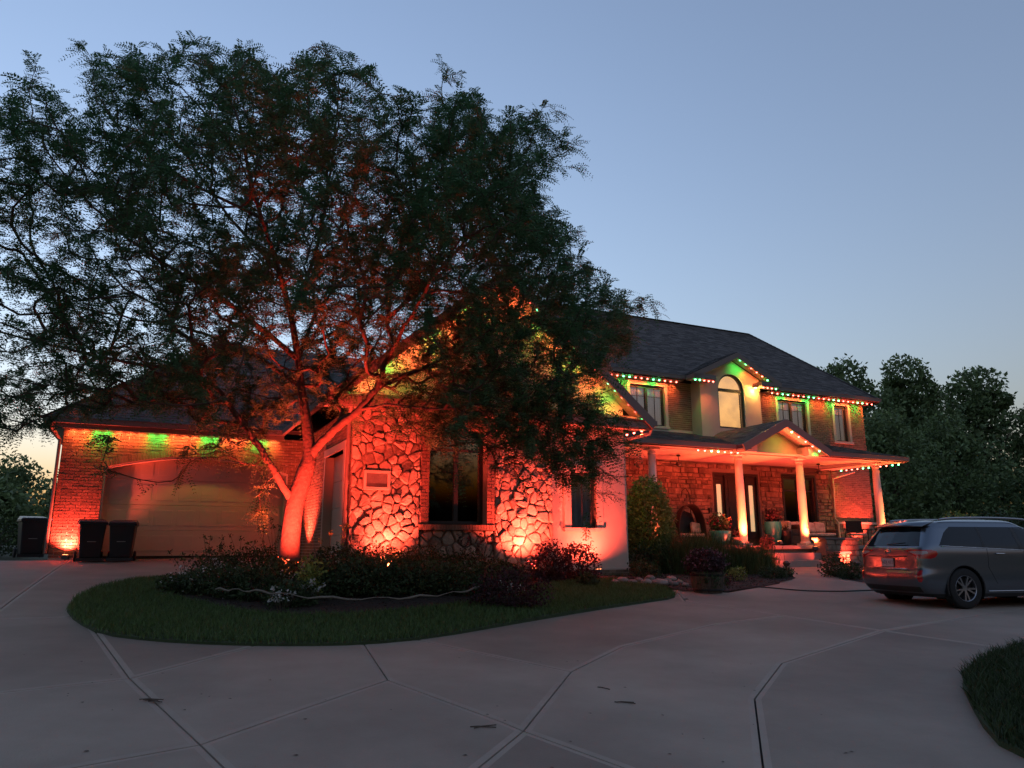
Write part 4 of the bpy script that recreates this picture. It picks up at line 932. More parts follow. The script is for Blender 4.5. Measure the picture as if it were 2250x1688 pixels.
# ------------------------------------------------------------------ the big tree on the island
tree = empty('honey_locust_tree', dpx(633,1288,15.0)); TO = np.array(tree.location)
tag(tree, 'big spreading tree with feathery leaves, trunk and limbs lit red from below', 'tree')
def PX(pts): return [dpx(*p)-Vector(TO) for p in pts]
def smoothpath(P, n=6):
    out = []; P = [Vector(p) for p in P]; Q = [P[0]*2-P[1]]+P+[P[-1]*2-P[-2]]
    for i in range(1,len(Q)-2):
        for k in range(n):
            t = k/n; a,b,c,d = Q[i-1],Q[i],Q[i+1],Q[i+2]
            out.append(.5*((2*b)+(c-a)*t+(2*a-5*b+4*c-d)*t*t+(3*b-a-3*c+d)*t*t*t))
    out.append(P[-1]); return out
limbs = [
 ([(633,1296,15),(637,1200,15),(648,1110,15),(668,1045,15),(680,1000,15),(674,930,15.05),(663,860,15.1),(655,790,15.1),(640,700,15.0),(615,600,14.8),(575,480,14.6),(545,370,14.5),(520,250,14.4)], .225, .022),
 ([(672,1038,15),(692,990,14.98),(735,945,14.9),(790,900,14.7),(830,850,14.6),(846,800,14.6),(866,755,14.7),(852,700,14.9),(875,560,15.2),(925,420,15.4),(965,290,15.4)], .105, .022),
 ([(645,1105,15),(612,1052,14.7),(575,990,14.5),(530,925,14.3),(480,860,14.1),(400,815,13.8),(300,800,13.5),(160,770,13.2),(0,730,13)], .085, .018),
 ([(790,900,14.7),(860,890,14.3),(960,900,14),(1080,890,13.8),(1200,930,13.7),(1290,970,13.7)], .036, .012),
 ([(832,850,14.6),(950,800,14.9),(1060,740,15.2),(1180,690,15.4),(1320,668,15.6)], .05, .013),
 ([(655,790,15.1),(560,710,14.4),(450,630,13.8),(330,560,13.2),(200,450,12.8),(100,330,12.6)], .06, .014),
 ([(662,850,15.1),(540,770,15.8),(400,720,16.4),(240,690,16.8),(60,640,17)], .055, .013),
 ([(640,700,15),(690,560,15.4),(720,420,16),(740,260,16.4),(745,160,16.5)], .055, .013),
 ([(852,700,14.9),(960,600,14.4),(1060,480,14),(1130,360,13.8)], .05, .013),
 ([(615,600,14.8),(500,470,15.6),(400,330,16.2),(320,200,16.5)], .045, .012),
 ([(640,700,15),(600,560,13.4),(560,440,12.2),(520,330,11.4)], .055, .013),
 ([(846,800,14.6),(900,700,13.4),(960,600,12.4),(1020,520,11.6)], .05, .013),
 ([(655,790,15.1),(700,680,16.4),(780,590,17.6),(860,520,18.4)], .05, .013),
 ([(575,480,14.6),(420,400,14.2),(280,300,13.9),(200,190,13.8)], .04, .012),
 ([(925,420,15.4),(1040,340,15.6),(1150,290,15.6)], .03, .011),
]
nodes = []; par = []; rmin = []
LP = []
for li,(pts,r0,r1) in enumerate(limbs):
    path = smoothpath(PX(pts)); 
    if li: path = [p+Vector(RNG.normal(0,.010,3)) if 2 < i else p for i,p in enumerate(path)]
    n = len(path); rs = [r0+(r1-r0)*(i/(n-1))**.8 for i in range(n)]
    if li == 0: rs = [float(np.interp(i/(n-1),[0,.10,.28,.34,.5,1],[.21,.19,.165,.125,.085,.02])) for i in range(n)]
    if li == 0: rs = [r*(1+.55*math.exp(-i*.55)) for i,r in enumerate(rs)]
    LP.append((path, rs))
    for i,p in enumerate(path):
        if li == 0 and i < n*.36: continue
        nodes.append(np.array(p)); par.append(-1 if i == 0 or not par else len(nodes)-2); rmin.append(rs[i])
trunk_o = MB().tube(LP[0][0], LP[0][1], 14).build('trunk', BARK, tree, True)
for path, rs in LP[1:]: MB().tube(path, rs, 9).build('limb', BARK, tree, True)
SIL = [(-400,330),(-200,240),(0,215),(45,168),(95,165),(125,215),(190,240),(205,175),(172,118),(225,118),(262,150),(275,98),(330,112),(385,112),(400,80),(450,78),(500,100),(560,112),(575,150),(600,170),(645,160),(655,105),(715,98),(770,112),(812,150),(830,200),(900,188),(960,190),(1000,195),(1060,205),(1085,262),(1140,250),(1205,248),(1195,300),(1272,322),(1215,375),(1185,430),(1195,465),(1270,490),(1225,545),(1305,585),(1330,645),(1425,668),(1385,720),(1400,770),(1335,800),(1325,850),(1340,900),(1385,1000),(1320,1040),(1240,1065),(1190,1015),(1100,985),(1010,995),(930,960),(850,950),(760,900),(700,880),(640,900),(560,960),(520,985),(440,930),(380,900),(300,890),(220,905),(120,930),(30,965),(-60,960),(-400,980)]
SILn = np.array(SIL, float)
def projn(P):
    v = P+TO-np.array([0,0,EYE]); f = v@np.array([0,math.cos(PITCH),math.sin(PITCH)]); u = v@np.array([0,-math.sin(PITCH),math.cos(PITCH)])
    return np.stack([1125+FPX*v[:,0]/f, 844-FPX*u/f],1)
N0 = 60000
c0 = np.array([-4.3,14.4,6.9])-TO; rr = np.array([8.6,5.6,5.4])
q = RNG.normal(size=(N0,3)); q /= np.linalg.norm(q,axis=1)[:,None]; rad_ = RNG.uniform(0,1,N0)**(1/2.6); C = c0+q*rad_[:,None]*rr
pp = projn(C); Yw = C[:,1]+TO[1]
keep = inpoly(pp, SILn) & (Yw > 9.2)
low = (pp[:,1] > 770) & (pp[:,0] > 470) & (pp[:,0] < 960); keep &= ~(low & ((Yw < 14.3) | (RNG.random(N0) > .7)))
mid = (pp[:,1] > 640) & (pp[:,0] > 560) & (pp[:,0] < 980) & ~low; keep &= ~(mid & (Yw < 13.4) & (RNG.random(N0) > .4))
# clumps and gaps
from mathutils import noise as mnoise
nz = np.array([mnoise.noise(Vector(p*.62))+.5*mnoise.noise(Vector(p*1.4+7)) for p in C[keep]]); ppk = pp[keep]; C = C[keep][nz > np.where((ppk[:,0] < 480) & (ppk[:,1] > 480), -.03, -.12)]
NA = 5200; C = C[RNG.permutation(len(C))[:NA]]
def extra(lst, n, sp):
    out = []
    for (x,y,Y) in lst:
        b = np.array(dpx(x,y,Y))-TO
        for _ in range(n): out.append(b+RNG.normal(0,sp,3))
    return out
ex = extra([(1330,1000,13.7),(1250,1010,13.6),(1200,980,13.8),(1290,930,13.9),(1130,950,13.6),(1050,940,13.7),(1340,980,13.5),(1180,900,14),(1090,870,14.2),(1260,880,14.3),(1020,860,14.4),(950,900,14.4),(1000,760,14.6),(1100,780,14.6),(1220,800,14.6),(1150,840,13.4),(900,820,14.6),(870,900,14.6),(1060,690,14.8),(960,690,14.4),(760,860,15.6),(560,900,15),(500,930,14.6)], 15, .36)
ex += extra([(1000,265,15.2),(1090,310,15),(1150,390,14.6),(1120,480,14.8),(1190,540,15),(1240,610,15.2),(1170,650,14.5),(1060,420,13),(1010,350,13.4),(1130,580,13.6),(1250,690,14.6),(980,480,12.6)], 34, .42)
ex += extra([(230,985,13.4),(415,1010,13.9),(480,1000,14),(560,1010,14.3),(590,1075,14.6),(590,1130,14.7),(60,930,13)], 4, .14)
ex += extra([(70,175,12.8),(190,122,13.8),(1240,320,14.6),(1400,668,15.6),(1255,492,15.2),(1180,250,15),(1380,765,15)], 5, .22)
C = np.concatenate([C, np.array(ex)])
fork = np.array(LP[0][0][int(len(LP[0][0])*.34)]); C = C[np.argsort(np.linalg.norm(C-fork,axis=1))]
NN = np.zeros((90000,3)); PP = np.full(90000,-1); cnt = len(nodes); NN[:cnt] = np.array(nodes); PP[:cnt] = par; base_n = cnt
GD = np.zeros(90000); GD[:cnt] = np.linalg.norm(NN[:cnt]-fork,axis=1)
tips = []; tipdir = []; segs_a = []; segs_b = []
tipcount = np.zeros(90000)
for p in C:
    dv = NN[:cnt]-p; d = np.linalg.norm(dv,axis=1)
    cost = d+.22*GD[:cnt]+.35*np.maximum(0, dv[:,2])
    j = int(np.argmin(cost)); L = d[j]
    if L < .12: continue
    a = NN[j]; dirp = (a-NN[PP[j]]) if PP[j] >= 0 else np.array([0,0,1.]); ln = np.linalg.norm(dirp); dirp = dirp/ln if ln > 1e-6 else np.array([0,0,1.])
    ctrl = a+dirp*L*.35+np.array([0,0,.08*L])+RNG.normal(0,.05*L,3)
    n = max(2,int(L/.28)); prev = j
    for k in range(1,n+1):
        t = k/n; pt_ = (1-t)**2*a+2*t*(1-t)*ctrl+t*t*p
        NN[cnt] = pt_; PP[cnt] = prev; GD[cnt] = GD[prev]+np.linalg.norm(pt_-NN[prev]); prev = cnt; cnt += 1
    tips.append(prev)
for t_ in tips:
    k = t_
    while k >= 0: tipcount[k] += 1; k = PP[k]
rad_n = .0055*np.maximum(1,tipcount)**.42
A0 = NN[PP[base_n:cnt]]; B0 = NN[base_n:cnt]; ra = np.minimum(rad_n[PP[base_n:cnt]], rad_n[base_n:cnt]*1.35); rb2 = rad_n[base_n:cnt]
def frustums(A0,B0,ra,rb,seg,name):
    d = B0-A0; d /= np.maximum(np.linalg.norm(d,axis=1),1e-6)[:,None]; h = np.where(np.abs(d[:,2:3]) > .9, np.array([[1.,0,0]]), np.array([[0,0,1.]])); x = np.cross(d,h); x /= np.linalg.norm(x,axis=1)[:,None]; y = np.cross(d,x)
    V = []
    for (P,r) in ((A0,ra),(B0,rb)):
        for j in range(seg):
            an = 2*math.pi*j/seg; V.append(P+(x*math.cos(an)+y*math.sin(an))*r[:,None])
    V = np.stack(V,1); n = len(A0); k = np.arange(n)[:,None]*2*seg; F = np.concatenate([k+np.array([[j,(j+1)%seg,seg+(j+1)%seg,seg+j]]) for j in range(seg)],0)
    return arrmesh(name, V.reshape(-1,3), F, True)
link('twigs', frustums(A0,B0,ra,rb2,4,'twigs'), TWIG, tree)
# feathery leaves: fronds of paired leaflets
def fronds(base, dirs, name, L=.33, pairs=8, lw=.021, ll=.060):
    n = len(base); d = dirs/np.linalg.norm(dirs,axis=1)[:,None]; sd = np.cross(d,np.array([0,0,1.])+RNG.normal(0,.25,(n,3))); sd /= np.linalg.norm(sd,axis=1)[:,None]; up = np.cross(sd,d)
    Ls = L*RNG.uniform(.65,1.3,n); V = []
    for k in range(pairs):
        t = (k+.6)/pairs; droop = -.42*t*t
        p = base+d*(Ls*t)[:,None]+np.array([0,0,1.])*(droop*Ls)[:,None]
        for sg in (-1,1):
            sz = (.7+.5*math.sin(math.pi*min(1,t*.9+.1)))*RNG.uniform(.75,1.25,n)
            ax = sd*sg*.88+d*.42+up*RNG.uniform(-.35,.15,n)[:,None]; wv = d*.9-sd*sg*.4
            tip = p+ax*(ll*sz)[:,None]; md = p+ax*(ll*.5*sz)[:,None]
            V.append(np.stack([p, md-wv*(lw*.5*sz)[:,None], tip, md+wv*(lw*.5*sz)[:,None]],1))
    V = np.concatenate(V,0); m = len(V)
    return arrmesh(name, V.reshape(-1,3), np.arange(m*4).reshape(m,4))
tp = np.array(tips); TPp = NN[tp]; TD = TPp-NN[PP[tp]]; TD /= np.maximum(np.linalg.norm(TD,axis=1),1e-6)[:,None]
bs = []; ds = []
for rep in range(9):
    back = RNG.uniform(0,1,len(tp))**1.3*.5
    bs.append(TPp-TD*back[:,None]+RNG.normal(0,.03,TPp.shape)); v = TD*1.0+RNG.normal(0,.55,TPp.shape)*np.array([1,1,.55]); v[:,2] -= .10; ds.append(v)
inner = np.arange(base_n,cnt)[(tipcount[base_n:cnt] <= 4)]; inner = RNG.choice(inner, size=min(len(inner),9000), replace=False)
bs.append(NN[inner]); v = RNG.normal(0,1,(len(inner),3))*np.array([1,1,.5]); v[:,2] -= .12; ds.append(v)
bs = np.concatenate(bs); ds = np.concatenate(ds)
link('crown', fronds(bs, ds, 'crown'), LEAF, tree)
print('tree tips', len(tips), 'fronds', len(bs), 'nodes', cnt)
# ------------------------------------------------------------------ shrubs and planting
def ellipsoid_pts(n, r, shell=.45, lumps=0, flat_bottom=True):
    q = RNG.normal(size=(n,3)); q /= np.linalg.norm(q,axis=1)[:,None]; k = RNG.uniform(shell,1,n)**.7
    if lumps:
        ld = RNG.normal(size=(lumps,3)); ld /= np.linalg.norm(ld,axis=1)[:,None]; dm = (q@ld.T).max(1); k *= .70+.34*np.clip((dm-.55)/.45,0,1)+RNG.normal(0,.03,n)
    P = q*k[:,None]*np.array(r)
    if flat_bottom: P[:,2] = np.where(P[:,2] < -.55*r[2], -.55*r[2]+RNG.uniform(0,.2,n)*r[2], P[:,2])
    return P
def stems(P, n, r, base=(0,0,0)):
    mb = MB(); idx = RNG.choice(len(P), size=n, replace=False)
    for i in idx:
        p = Vector(P[i]); b = Vector(base)+Vector((random.uniform(-.08,.08),random.uniform(-.08,.08),0)); m = b.lerp(p,.5)+Vector((0,0,.12*p.length))
        mb.tube([b,m,p],[r,r*.75,r*.35],5)
    return mb
def shrub(label, xy, r, n, leaf, m, hf=None, dz=0, group=None, name='shrub', lumps=9, shell=.35, cat='shrub', nst=14, lift=.6, flowers=None):
    x,y = xy; z = (hf or bed_h)(x,y)+dz; o = empty(name,(x,y,z)); tag(o,label,cat,group)
    P = ellipsoid_pts(n,r,shell,lumps); P[:,2] += r[2]*lift
    stems(P,nst,.010+.006*r[2]).build('stems',TWIG,o)
    link('foliage', leafcards(P,leaf,'foliage'), m, o)
    if flowers:
        fm, fn, fs = flowers; Q = ellipsoid_pts(fn,[a*1.04 for a in r],.92,lumps); Q[:,2] += r[2]*lift; link('blossoms', leafcards(Q,fs,'blossoms',aspect=.9), fm, o)
    return o
def gxy(x,y): return gpx(x,y)
island = lambda x,y: island_h(x,y)+.01
# low hedge in front of the stone wall, a run of separate dark shrubs
hs = [((705,1330),(.62,.55,.52)),((775,1330),(.75,.6,.62)),((850,1328),(.8,.65,.66)),((925,1326),(.75,.62,.64)),((1000,1322),(.75,.6,.58)),((1075,1312),(.7,.55,.52)),((740,1290),(.8,.6,.7)),((840,1285),(.85,.6,.78)),((930,1284),(.85,.6,.78)),((1020,1282),(.8,.6,.68)),((1110,1285),(.7,.55,.55))]
hl = ['dark clipped shrub at the trunk end of the hedge, front row','dark clipped shrub second from the trunk in hedge front row','dark clipped shrub third from the trunk in hedge front row','dark clipped shrub in the middle of the hedge, front row','dark clipped shrub fifth from the trunk in hedge front row','dark shrub ending the hedge front row near purple shrub',
      'dark shrub at trunk end of hedge, back row by stone wall','dark shrub second in hedge back row, below the plaque','dark shrub in hedge back row, below the dark window edge','dark shrub in hedge back row, under the dark window','dark shrub at the end of hedge back row, before second stone panel']
for (p,r),lb in zip(hs,hl): shrub(lb, gxy(*p), (r[0],r[1],r[2]*.64), 2600, .062, LEAFS, island, group='shrubs of the island hedge', name='hedge_shrub', lumps=12)
# looser perennials left of the trunk
ps = [((400,1318),(.45,.4,.30)),((450,1322),(.5,.42,.42)),((505,1330),(.5,.42,.48)),((560,1335),(.5,.42,.52)),((480,1292),(.6,.45,.55)),((560,1290),(.6,.45,.62)),((615,1315),(.42,.38,.5)),((640,1345),(.45,.35,.34))]
pl_ = ['low perennial at the pointed end of the island bed','bushy perennial with white blooms beside the island bed tip','bushy perennial between white blooms and pale stick','bushy perennial just left of the tree trunk','tall loose perennial against the garage court, outermost','tall loose perennial against the garage court, nearer the trunk','leafy perennial touching the trunk on the garage side','low leafy plant in front of the trunk']
for i,((p,r),lb) in enumerate(zip(ps,pl_)): shrub(lb, gxy(*p), (r[0],r[1],r[2]*.72), 1500, .06, LEAFS, island, group='perennials beside the trunk', name='perennial', lumps=10, cat='plant', flowers=(PETALW,26,.045) if i in (0,1,2) else None)
def seedheads(label, xy, n, h, hf, m=TWIG, hm=LEAFP, group=None):
    x,y = xy; o = empty('tall_perennial',(x,y,hf(x,y))); tag(o,label,'plant',group); mb = MB(); pts = []
    for i in range(n):
        a = random.uniform(0,6.28); l = random.uniform(.1,.4); hh = h*random.uniform(.7,1.1); b = Vector((random.uniform(-.2,.2),random.uniform(-.15,.15),0)); t = b+Vector((math.cos(a)*l,math.sin(a)*l,hh))
        mb.tube([b,b.lerp(t,.5)+Vector((0,0,.06)),t],[.006,.005,.003],4)
        for k in range(14): pts.append(np.array(t)+RNG.normal(0,.022,3))
        for k in range(16): pts.append(np.array(b.lerp(t,random.uniform(.2,.95)))+RNG.normal(0,.04,3))
    mb.build('stems',m,o); link('seed_heads',leafcards(np.array(pts),.045,'seed_heads'),hm,o)['kind'] = 'stuff'; return o
for x,y,n,h,lb in ((468,1300,6,.75,'wiry flower stems above the bed, against garage court paving'),(505,1290,7,.85,'airy flower stems in front of garage door, left of trunk'),(418,1305,4,.55,'few thin flower stems at outer end of perennial bed'),(590,1275,9,1.15,'tall feathery stems against garage door next to trunk')):
    seedheads(lb, gxy(x,y), n, h, island, hm=LEAFS, group='flower stems above the perennials')
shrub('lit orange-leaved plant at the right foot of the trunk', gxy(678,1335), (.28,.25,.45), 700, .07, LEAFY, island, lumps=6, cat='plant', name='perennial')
seedheads('single red-lit upright plant behind the trunk plant', gxy(722,1290), 5, 1.0, island, hm=LEAFY)
for x,y,n,lb in ((412,1312,22,'cluster of white flowers at garage end of the bed'),(446,1316,18,'white flowers beside the pale stick end'),(478,1296,24,'white flowers above pale stick, among perennials'),(618,1352,22,'low white flowers in front of the tree flood light'),(672,1342,30,'white flower clump right of the tree flood light'),(640,1318,24,'red-lit white flowers round the tree flood light'),(1100,1322,12,'few white flowers under the purple shrub'),(1012,1300,12,'few white flowers in hedge behind stick'),(1125,1335,10,'scattered pale flowers at the hedge end by lawn')):
    cx,cy_ = gxy(x,y); o = empty('flower_clump',(cx,cy_,island_h(cx,cy_))); tag(o,lb,'flowers','white flowers in the island bed')
    Q = RNG.normal(0,1,(n,3))*np.array([.13,.10,.06]); Q[:,2] += .24; mb = MB()
    for k in range(0,n,2): mb.tube([(Q[k][0]*.4,Q[k][1]*.4,0),tuple(Q[k])],.004,4)
    mb.build('stems',TWIG,o)
    QQ = np.repeat(Q,5,0)+RNG.normal(0,.014,(n*5,3)); link('petals',leafcards(QQ,.042,'petals',aspect=.9),PETALW,o)['kind'] = 'stuff'; link('leaves',leafcards(RNG.normal(0,1,(90,3))*np.array([.16,.13,.07])+np.array([0,0,.12]),.06,'leaves'),LEAFS,o)
shrub('dark purple low shrub at the rounded end of the bed, under stick', gxy(1120,1345), (.75,.5,.42), 2400, .055, LEAFP, island, lumps=10)
shrub('red-lit leafy shrub before the second stone panel', gxy(1138,1268), (.55,.45,.72), 1500, .075, LEAFP, island, lumps=9)
shrub('purple-brown bush below the stucco, left of its window', gxy(1208,1282), (.6,.5,.62), 1900, .07, LEAFP, island, lumps=9)
shrub('red-lit bush below the small stucco window', gxy(1270,1278), (.62,.5,.68), 1700, .075, LEAFP, island, lumps=9)
shrub('small green plant at the foot of the stucco bushes', gxy(1292,1292), (.32,.3,.22), 500, .07, LEAFS, island, lumps=5, cat='plant', name='perennial')
seedheads('grassy brown stems between stone panel and dark window', hxy(9.2,6.9), 16, .95, island, hm=LEAFP)
# pale bent stick lying along the hedge
st = smoothpath([Vector((*gxy(x,y),0)) for x,y in ((470,1345),(520,1350),(590,1358),(700,1372),(850,1372),(960,1362),(1040,1345),(1100,1322))], 5)
# it rests on the front of the hedge shrubs about knee high
zs = []
for i,p in enumerate(st): t = i/(len(st)-1); p.z = island_h(p.x,p.y)+.26+.05*math.sin(t*3.1)+.02*math.sin(i*1.7)
pst = tag(MB().tube(st,[.012+.006*math.sin(i*.9) for i in range(len(st))],6).build('pale_branch',STICKM,None,True),'long pale bent branch lying along the front of the hedge','branch')
# planting before the porch
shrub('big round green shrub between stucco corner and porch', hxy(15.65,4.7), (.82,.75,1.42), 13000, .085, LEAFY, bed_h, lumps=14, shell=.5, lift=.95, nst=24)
shrub('dark lower skirt shrub under the big round green shrub', hxy(15.4,5.2), (.9,.65,.62), 2600, .07, LEAFS, bed_h, lumps=10)
shrub('red-lit shrub just behind the big round shrub, on porch side', hxy(17.35,4.05), (.45,.4,.75), 1300, .075, LEAFP, bed_h, lumps=7)
shrub('small bush glowing red under the big round shrub', hxy(16.9,4.75), (.3,.28,.3), 600, .06, LEAFP, bed_h, lumps=5)
def tuft(label, xy, n, h, spread, m=GRASSO, hf=bed_h, group=None):
    x,y = xy; o = empty('ornamental_grass',(x,y,hf(x,y))); tag(o,label,'grass clump',group)
    P = np.column_stack([RNG.normal(0,spread,(n,2)),np.zeros(n)]); link('blades',blades(P,h,.014,.42,'blades'),m,o)
    c = MB(); 
    for i in range(10): a = random.uniform(0,6.28); c.tube([(0,0,-.02),(math.cos(a)*spread*.5,math.sin(a)*spread*.5,h*.3)],.008,4)
    c.build('crown',TWIG,o)
for x,y,n,h,s_,lb in ((1515,1262,1500,1.0,.34,'tall ornamental grass behind the barrel planter, porch side'),(1560,1258,1300,.95,.32,'tall ornamental grass between barrel planter and teal bowl'),(1625,1262,1300,.78,.32,'ornamental grass clump below the lit porch column'),(1660,1258,1100,.72,.28,'ornamental grass clump nearest the steps'),(1478,1258,900,.7,.28,'short ornamental grass beside the big round shrub')):
    tuft(lb, gxy(x,y), n, h, s_, group='ornamental grasses before the porch')
shrub('low dark ground cover along the walk edge', gxy(1700,1272), (.55,.4,.2), 900, .06, LEAFS, bed_h, lumps=6)
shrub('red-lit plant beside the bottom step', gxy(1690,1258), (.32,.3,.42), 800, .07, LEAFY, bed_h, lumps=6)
shrub('small pale-flowered plant between barrel and walk', gxy(1618,1278), (.3,.25,.26), 600, .05, LEAFY, bed_h, lumps=5, flowers=(PETALW,12,.04))
shrub('dark mound plant at the tip of the porch bed', gxy(1725,1269), (.3,.25,.2), 600, .055, LEAFS, bed_h, lumps=5)
shrub('low brown ground cover behind the barrel planter', gxy(1570,1288), (.6,.35,.18), 900, .05, LEAFP, bed_h, lumps=6)
shrub('low dark plant under the big round shrub, near edging rocks', gxy(1420,1270), (.6,.4,.3), 1000, .06, LEAFS, bed_h, lumps=6)
shrub('plant with thin red leaves spilling over the porch edge by the column', hxy(21.35,3.55), (.3,.2,.32), 500, .08, LEAFP, lambda x,y: 1.5, lumps=5)
shrub('green shrub right of the steps beside the car', gxy(1838,1268), (.5,.45,.42), 1500, .06, LEAFS, bed_h, lumps=8)
shrub('dark low shrub right of the walk, beside the car bumper', gxy(1872,1274), (.42,.35,.3), 1000, .055, LEAFS, bed_h, lumps=7)
# edging rocks
rockl = [(1352,1285),(1368,1283),(1390,1286),(1404,1281),(1420,1287),(1436,1284),(1452,1288),(1466,1282),(1480,1289),(1493,1285),(1506,1291),(1428,1278),(1475,1277)]
for i,(x,y) in enumerate(rockl):
    cx,cy_ = gxy(x,y); r = random.uniform(.10,.19); V = ellipsoid_pts(1,(1,1,1)); mb = MB(); n = 7
    prof = [(.35,-.3),(.8,-.2),(1,.05),(.8,.42),(.4,.6)]; mb.lathe(prof,n)
    mb.v = [(v[0]*r*random.uniform(.8,1.3),v[1]*r*random.uniform(.7,1.1),v[2]*r*random.uniform(.7,1.15)) for v in mb.v]
    tag(mb.build('edging_rock',ROCKM,None,True,loc=(cx,cy_,bed_h(cx,cy_)+.03),rot=(0,0,random.uniform(0,6))),'small tan rock edging the bed between stucco corner and barrel planter','rock','rocks edging the porch bed')
# garden hose on the drive
hz = smoothpath([Vector((*gpx(x,y),0)) for x,y in ((1585,1293),(1610,1288),(1680,1292),(1760,1299),(1840,1301),(1900,1299),(1990,1296),(2080,1290))],6)
for p in hz: p.z = t1(p.x,p.y)+.016
tag(MB().tube(hz,.014,7).build('garden_hose',HOSEM,None,True),'black garden hose lying across the driveway towards the car','hose')

# ------------------------------------------------------------------ barrel planter
bx_,by_ = gpx(1556,1302); bz = t1(bx_,by_); brl = empty('barrel_planter',(bx_,by_,bz)); tag(brl,'half whiskey barrel planter overflowing with dark red flowers','planter')
ns = 20
for i in range(ns):
    a0 = 2*math.pi*i/ns+.012; a1 = 2*math.pi*(i+1)/ns-.012; mb = MB(); prof = [(.30,0),(.345,.16),(.36,.30),(.355,.44)]
    for r_,z_ in prof: mb.v += [(r_*math.cos(a0),r_*math.sin(a0),z_),(r_*math.cos(a1),r_*math.sin(a1),z_),((r_-.025)*math.cos(a1),(r_-.025)*math.sin(a1),z_),((r_-.025)*math.cos(a0),(r_-.025)*math.sin(a0),z_)]
    for j in range(3):
        for k in range(4): mb.f.append((4*j+k,4*j+(k+1)%4,4*j+4+(k+1)%4,4*j+4+k))
    mb.f += [(3,2,1,0),(12,13,14,15)]; mb.build('stave',WOODB,brl)
for z_,r_ in ((.06,.322),(.37,.362)): MB().lathe([(r_,z_-.022),(r_+.004,z_-.02),(r_+.006,z_+.02),(r_+.002,z_+.022)],28).build('hoop',IRON,brl,True)
MB().lathe([(.33,.395),(.02,.40)],20).build('potting_soil',SOIL,brl)
P = ellipsoid_pts(3000,(.52,.5,.34),.4,9,False); P[:,2] += .60; P = P[P[:,2] > .34]; link('foliage',leafcards(P,.055,'foliage'),LEAFP,brl)
Q = ellipsoid_pts(260,(.53,.51,.36),.93,9,False); Q[:,2] += .60; Q = Q[Q[:,2] > .5]; link('blossoms',leafcards(Q,.05,'blossoms',aspect=.9),PETALM,brl)
tr_ = []; 
for i in range(9):
    a = random.uniform(3.6,6.4); r0 = .36
    for k in range(22): t = k/22; tr_.append((math.cos(a)*(r0+.06*math.sin(t*3))+random.gauss(0,.02), math.sin(a)*(r0+.06*math.sin(t*3))+random.gauss(0,.02), .45-t*random.uniform(.2,.42)))
link('trailing_leaves',leafcards(np.array(tr_),.06,'trailing_leaves'),LEAFS,brl)

# ------------------------------------------------------------------ wheeled bins
def wheeled_bin(label, xy, rz, m=BIN, h=1.06):
    x,y = xy; o = empty('wheeled_bin',(x,y,t1(x,y)),rz); tag(o,label,'bin','wheeled rubbish bins by the garage')
    mb = MB(); mb.add([(-.24,-.27,.10),(.24,-.27,.10),(.24,.24,.06),(-.24,.24,.06),(-.30,-.36,h-.10),(.30,-.36,h-.10),(.30,.34,h-.10),(-.30,.34,h-.10)],[(0,3,2,1),(4,5,6,7),(0,1,5,4),(1,2,6,5),(2,3,7,6),(3,0,4,7)])
    bevel(mb.build('body',m,o),.03,3)
    bevel(MB().box(-.33,.33,-.39,.37,h-.13,h-.07).build('rim',m,o),.012)
    ld = MB(); ld.add([(-.33,-.41,h-.068),(.33,-.41,h-.068),(.33,.40,h-.068),(-.33,.40,h-.068),(-.30,-.36,h-.02),(.30,-.36,h-.02),(.28,.34,h+.04),(-.28,.34,h+.04)],[(0,3,2,1),(4,5,6,7),(0,1,5,4),(1,2,6,5),(2,3,7,6),(3,0,4,7)])
    bevel(ld.build('lid',m,o),.02,3)
    MB().tube([(-.28,.40,h-.06),(-.28,.47,h-.05),(.28,.47,h-.05),(.28,.40,h-.06)],.016,8).build('handle',m,o)
    MB().box(-.31,.31,-.30,-.27,.02,.10).build('foot',m,o)
    for sx in (-1,1):
        w = MB().lathe([(.06,-.03),(.125,-.03),(.135,0),(.125,.03),(.06,.03)],20).build('wheel',RUBBER,o,loc=(sx*.30,.24,.135),rot=(0,rad(90),0))
        MB().lathe([(.015,-.034),(.06,-.034),(.06,.034),(.015,.034)],14).build('hub',BLACKP,w)
    MB().box(-.10,.10,-.345,-.325,.50,.515).build('molded_logo',mat('logo_grey',(.3,.3,.3),.5),o).rotation_euler = (0,0,0)
    return o
wheeled_bin('black wheeled bin in front of brick pier, next to another bin', hxy(.98,.75), TH+rad(8))
wheeled_bin('black wheeled bin in front of the garage door', hxy(1.72,.78), TH+rad(-4), h=1.04)
wheeled_bin('black wheeled bin at the garage corner, away from the other two', gpx(62,1226), TH+rad(15), h=1.08)
ob = wheeled_bin('brown bin lit orange between the garage corner and a black bin', (gpx(88,1222)[0],gpx(88,1222)[1]+.55), TH-rad(10), m=BINB, h=1.0)
# ------------------------------------------------------------------ things on the porch
def pt_(label, cat, name, u, s, rz=0, z=PF): o = empty(name, hw(u,s,z), TH+rz); tag(o,label,cat); return o
